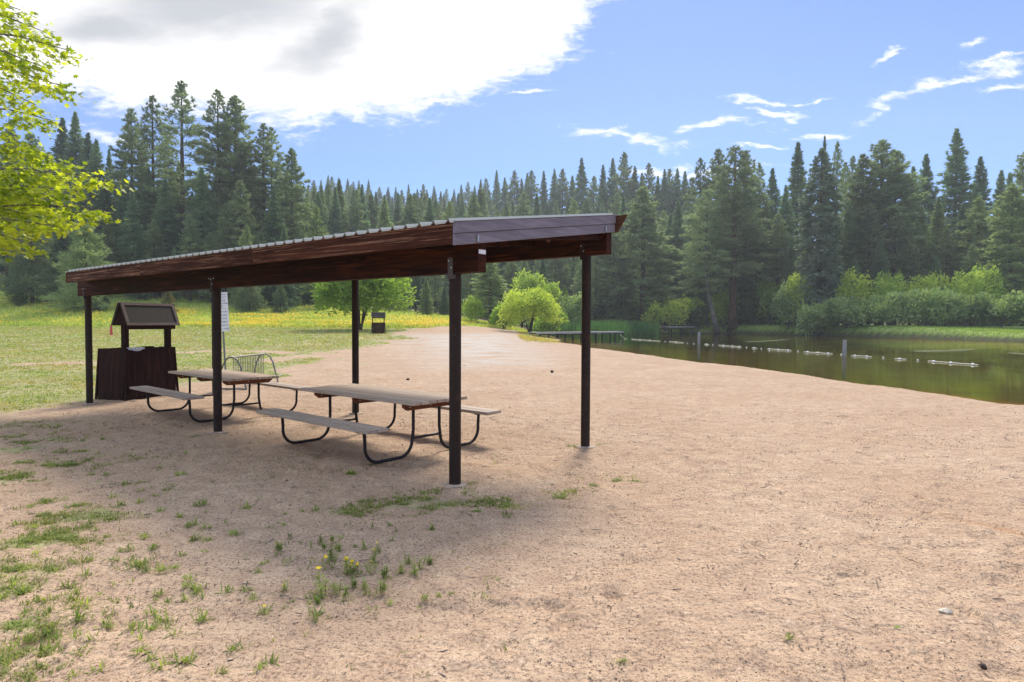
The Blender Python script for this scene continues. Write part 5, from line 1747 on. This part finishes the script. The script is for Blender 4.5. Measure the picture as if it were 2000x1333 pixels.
# ------------------------------------------------------------------ weeds on the sand
def weed_mesh(seed, kind):
    """leaves of one weed: 'tuft' rosette of narrow blades, 'mat' low and wide, 'tall' leafy stems; returns leaf mesh and stem tips"""
    rng = random.Random(seed)
    V, Fc, tips = [], [], []

    def leaf(p, d, L, w, sag):
        d = d.normalized(); s = d.cross(Vector((0, 0, 1)))
        s = s.normalized() if s.length > .01 else Vector((1, 0, 0))
        b = len(V)
        for i, (f, ww) in enumerate([(0, .5), (.35, 1), (.7, .75), (1, .05)]):
            c = p + d * (L * f) + Vector((0, 0, -sag * L * f * f))
            V.append(tuple(c - s * w * ww * .5)); V.append(tuple(c + s * w * ww * .5))
        for i in range(3):
            Fc.append((b + 2 * i, b + 2 * i + 1, b + 2 * i + 3, b + 2 * i + 2))
    if kind == 'tuft':
        for k in range(rng.randint(16, 26)):
            az = rng.uniform(0, 6.28); el = rng.uniform(.25, 1.35)
            leaf(Vector((rng.gauss(0, .012), rng.gauss(0, .012), -.003)), Vector((math.cos(az) * math.cos(el), math.sin(az) * math.cos(el), math.sin(el))), rng.uniform(.04, .085), rng.uniform(.004, .008), rng.uniform(.1, .6))
    elif kind == 'mat':
        for k in range(110):
            az = rng.uniform(0, 6.28); el = rng.uniform(.1, 1.1)
            leaf(Vector((max(-.075, min(.075, rng.gauss(0, .045))), max(-.045, min(.045, rng.gauss(0, .028))), -.003)), Vector((math.cos(az) * math.cos(el), math.sin(az) * math.cos(el), math.sin(el))), rng.uniform(.035, .075), rng.uniform(.004, .008), rng.uniform(.2, .7))
    else:
        for st in range(rng.randint(2, 5)):
            az0 = rng.uniform(0, 6.28); ln = rng.uniform(.06, .14); tilt = rng.uniform(.05, .4)
            ax_ = Vector((math.cos(az0) * tilt, math.sin(az0) * tilt, 1)).normalized()
            b = Vector((rng.gauss(0, .015), rng.gauss(0, .015), -.003))
            leaf(b, ax_, ln, .005, 0)
            leaf(b, ax_ + Vector((.01, .02, 0)), ln, .005, 0)
            for k in range(int(ln * 165)):
                f = rng.uniform(.05, .95); az = rng.uniform(0, 6.28); el = rng.uniform(.2, 1.0)
                leaf(b + ax_ * ln * f, Vector((math.cos(az) * math.cos(el), math.sin(az) * math.cos(el), math.sin(el))), rng.uniform(.028, .058) * (1.15 - .5 * f), rng.uniform(.005, .0085), rng.uniform(.1, .5))
            tips.append(b + ax_ * ln)
    me = bpy.data.meshes.new('leaves'); me.from_pydata(V, [], Fc); me.update()
    me.materials.append(M['weed'])
    return me, tips


def flower_mesh():
    V, Fc = [(0, 0, 0)], []
    for k in range(12):
        a = 2 * math.pi * k / 12; r = .014 if k % 2 == 0 else .009
        V.append((math.cos(a) * r, math.sin(a) * r, .003 if k % 2 == 0 else .001))
    for k in range(12): Fc.append((0, 1 + k, 1 + (k + 1) % 12))
    me = bpy.data.meshes.new('flower'); me.from_pydata(V, [], Fc); me.update(); me.materials.append(M['flower'])
    return me


WT = [weed_mesh(700 + i, 'tuft') for i in range(7)]
WM = [weed_mesh(720 + i, 'mat') for i in range(4)]
WTL = [weed_mesh(740 + i, 'tall') for i in range(7)]
FLM = flower_mesh()
wr = random.Random(77)


def weed(px, py, kind, s=1.0, fl=0, grp=None, label=None):
    x, y = gp(px, py)
    me, tips = wr.choice({'tuft': WT, 'mat': WM, 'tall': WTL}[kind])
    nm = 'flowering_weed' if fl else {'tuft': 'weed_tuft', 'mat': 'grass_patch', 'tall': 'leafy_weed'}[kind]
    o = bpy.data.objects.new(nm, me)
    COL.objects.link(o)
    o.location = (x, y, tz(x, y)); o.rotation_euler = (0, 0, wr.uniform(0, 6.28) if kind != 'mat' else wr.uniform(-.5, .5))
    o.scale = (s * 1.15, s * 1.15, s) if kind == 'tall' else (s, s, s)
    lab = {'tuft': 'small green weed tuft growing alone on the bare sand', 'mat': 'low flat patch of grass spreading on the sand', 'tall': 'leafy upright weed in the cluster on the sand before the shelter'}[kind]
    g = {'tuft': 'weed tufts on the sand', 'mat': 'flat grass patches on the sand', 'tall': 'upright weeds on the sand'}[kind]
    if fl: lab, g = 'weed with small yellow flowers in the cluster on the sand', 'yellow flowering weeds on the sand'
    tag(o, label or lab, 'weed', grp or g)
    for i in range(min(fl, len(tips))):
        f = bpy.data.objects.new('flower', FLM)
        COL.objects.link(f); f.parent = o
        f.location = tips[i] + Vector((0, 0, .004)); f.rotation_euler = (wr.uniform(-.5, .2) + .5, wr.uniform(-.4, .4), wr.uniform(0, 6)); f.scale = (1.15, 1.15, 1.15)
    return o


A7 = lambda cx, cy: (cx / 2.41, 780 + cy / 2.41)
for q in [(270, 130), (65, 180), (490, 190), (395, 198), (130, 235), (265, 158), (455, 263), (755, 320), (845, 358), (660, 395), (430, 357), (500, 360), (575, 498), (525, 467), (655, 488), (950, 495), (925, 500), (755, 527), (850, 552), (1165, 512), (910, 590), (880, 600), (970, 607),
          (675, 645), (915, 660), (975, 665), (605, 710), (715, 705), (855, 735), (610, 762), (635, 790), (675, 785), (750, 805), (815, 797), (960, 725), (420, 760), (350, 770), (400, 825), (320, 880), (85, 915), (250, 810), (890, 845), (925, 890), (1060, 912), (1160, 905), (1190, 940), (1240, 1000),
          (1485, 1025), (1490, 945), (210, 950), (340, 950), (395, 970), (220, 1025), (500, 1060), (385, 1035), (760, 1040), (715, 1010), (950, 1035), (690, 1090), (625, 1075), (665, 1140), (655, 1198), (750, 1260), (365, 1215), (245, 1190), (175, 1200), (340, 1310), (465, 1275), (1280, 1250), (30, 1300),
          (1105, 635), (1485, 527), (1655, 350), (440, 560), (530, 570), (170, 730), (860, 1240), (1215, 1275), (270, 1130), (440, 1140), (500, 1075)]:
    weed(*A7(*q), 'tuft', wr.uniform(.95, 1.6))
for q in [(230, 480), (370, 500), (210, 545), (340, 550), (120, 665), (250, 640), (330, 660), (60, 800), (130, 800), (30, 880), (60, 1075), (120, 1070), (385, 245), (290, 250), (100, 300), (230, 310), (315, 308), (905, 180), (1615, 540)]:
    weed(*A7(*q), 'mat', wr.uniform(1.0, 1.5))
for (px, py) in [(668, 1003), (700, 1008), (735, 990), (790, 985), (850, 975), (930, 1000), (985, 990), (925, 944), (1160, 948), (1205, 938), (1240, 940), (1095, 970), (722, 908), (380, 853), (1170, 870), (1118, 872), (685, 925)]:
    weed(px, py, 'mat', wr.uniform(.7, 1.1))
for _ in range(95):
    py = wr.uniform(845, 1333); px = 470 * wr.random() ** 1.5 * (.75 + .25 * (py - 845) / 488)
    weed(px, py, 'tuft', wr.uniform(.6, 1.25))
for _ in range(40):
    px = wr.uniform(500, 1010); py = wr.uniform(975, 1190)
    weed(px, py, 'tuft', wr.uniform(.45, .85))
for (px, py) in [(1212, 1294), (1540, 1247), (842, 1035), (590, 1000)]:
    weed(px, py, 'tuft', .9)
A5 = lambda cx, cy: (500 + cx / 5, 1000 + cy / 5)
for (cx, cy, s, fl) in [(225, 400, 1.0, 1), (290, 765, .6, 1), (650, 800, 1.25, 1), (715, 560, 1.0, 1), (635, 310, .7, 0), (745, 300, .7, 0), (740, 480, 1.0, 0), (800, 390, .7, 0), (880, 610, 1.1, 3), (940, 590, .9, 3), (945, 745, .8, 0), (1060, 760, .7, 0), (1140, 510, .9, 2), (1120, 600, .8, 1), (1200, 400, .6, 1),
                        (1270, 650, 1.0, 0), (1240, 790, 1.0, 0), (785, 810, .85, 0), (885, 865, .8, 0), (1130, 840, .6, 0), (1425, 605, .8, 1), (1545, 635, .85, 0), (1610, 580, .9, 0), (1690, 520, .8, 1), (70, 1025, .65, 1), (580, 1065, .6, 0), (600, 915, .6, 0), (1145, 985, .6, 0), (1650, 875, .6, 0), (1140, 165, .45, 0),
                        (1710, 178, .6, 0), (1330, 290, .5, 0), (1045, 375, .7, 0), (545, 360, .5, 0), (540, 500, .5, 0), (330, 265, .5, 0), (300, 520, .6, 0), (660, 370, .6, 0), (1480, 520, .7, 0)]:
    weed(*A5(cx, cy), 'tall', s, fl)


# ------------------------------------------------------------------ stones, cones, litter
def lump(px, py, r, mat, nm, label, cat, sq=(1, 1, .75), seed=0, jit=.18):
    x, y = gp(px, py)
    o = MB().ball((0, 0, 0), r, 10, sq, jit, random.Random(seed)).build(nm, M[mat], None, True)
    o.location = (x, y, tz(x, y) + r * sq[2] * .55); o.rotation_euler = (0, 0, seed)
    return tag(o, label, cat)


lump(1848, 1199, .032, 'stone', 'stone', 'pale tan stone lying on the sand at the lower right', 'stone', (1.25, .8, .7), 3, .3)
lump(1921, 1305, .015, 'cone', 'pine_cone', 'dark pine cone near the bottom right corner of the sand', 'pine cone', (1.2, 1, .9), 5)
lump(1078, 732, .060, 'cone', 'pine_cone', 'dark round pine cone on the open sand left of the back right post', 'pine cone', (1, 1, .9), 7)
lump(797, 746, .055, 'cone', 'pine_cone', 'dark pine cone on the sand behind the near picnic table', 'pine cone', (1.3, 1, .7), 8)
lump(560, 940, .014, 'stone_dark', 'stone', 'small dark stone on the shaded sand before the near bench', 'stone', (1, 1, .7), 9)
x, y = gp(1745, 1228)
lf = link_mesh('fallen_leaf', [(0, 0, .004), (.02, .012, .012), (.055, .002, .022), (.03, -.02, .010)], [(0, 1, 2), (0, 2, 3)], M['broad'])
lf.location = (x, y, tz(x, y) + .003); lf.scale = (.8, .8, .8)
tag(lf, 'single green leaf lying on the sand left of the tan stone', 'leaf')
# grit: small crumbs and chips over the foreground sand
n = 16000
X, Y = scatter(n, -.86, .86, 2.6, 13, 1.2)
k = fbm(X / .5, Y / .5, 95, 3) > RNG.uniform(.3, .62, n); X, Y = X[k], Y[k]; n = len(X)
r = RNG.uniform(.0020, .0058, n) * (1 + .08 * Y)
Z = terrain(X, Y) + r * .2
oc = np.array([(1, 0, 0), (0, 1, 0), (-1, 0, 0), (0, -1, 0), (0, 0, .8), (0, 0, -.8)], float)
V = (np.stack([X, Y, Z], 1)[:, None, :] + oc[None] * (r[:, None, None] * RNG.uniform(.6, 1.4, (n, 6, 1)))).reshape(-1, 3)
f = np.array([(0, 1, 4), (1, 2, 4), (2, 3, 4), (3, 0, 4), (1, 0, 5), (2, 1, 5), (3, 2, 5), (0, 3, 5)])
Fc = (f[None] + (np.arange(n) * 6)[:, None, None]).reshape(-1, 3)
go = link_obj('grit', np_mesh('grit', V, Fc), M['stone_dark'])
tag(go, 'dark grit and crumbs strewn over the sand', None, None, 'stuff')


# dry needles and twig bits blown over the sand
n = 420
X, Y = scatter(n, -.86, .86, 2.7, 14, 1.2)
az = RNG.uniform(0, 6.28, n); L = RNG.uniform(.02, .075, n) * (1 + .04 * Y); wv = RNG.uniform(.0015, .0035, n) * (1 + .05 * Y)
Z = terrain(X, Y) + .006
d = np.stack([np.cos(az), np.sin(az), RNG.normal(0, .08, n)], 1) * L[:, None]; sd_ = np.stack([-np.sin(az), np.cos(az), 0 * az], 1) * wv[:, None]
c = np.stack([X, Y, Z], 1); up = np.array([0, 0, 1.0]) * (wv * 1.2)[:, None]
V = np.stack([c - sd_, c + sd_, c + up, c + d - sd_, c + d + sd_, c + d + up], 1).reshape(-1, 3)
b = (np.arange(n) * 6)[:, None, None]
Fc = (np.array([(0, 1, 4, 3), (1, 2, 5, 4), (2, 0, 3, 5)])[None] + b).reshape(-1, 4)
lo = link_obj('dry_litter', np_mesh('dry_litter', V, Fc), M['bark_grey'])
tag(lo, 'dry twig bits and needles strewn over the sand', None, None, 'stuff')


# ------------------------------------------------------------------ air
hm = bpy.data.materials.new('haze')
hm.use_nodes = True
hm.node_tree.nodes.clear()
ht = NT(hm.node_tree)
ho = ht.n('ShaderNodeOutputMaterial')
hv = ht.n('ShaderNodeVolumePrincipled')
hv.inputs['Color'].default_value = (.86, .93, 1, 1)
hv.inputs['Density'].default_value = .00040
hv.inputs['Anisotropy'].default_value = .35
ht.link(hv.outputs[0], ho.inputs['Volume'])
hz = MB().box(-460, 460, -460, 460, -6, 150).build('haze', hm)
tag(hz, 'thin bluish morning haze over the valley', None, None, 'stuff')
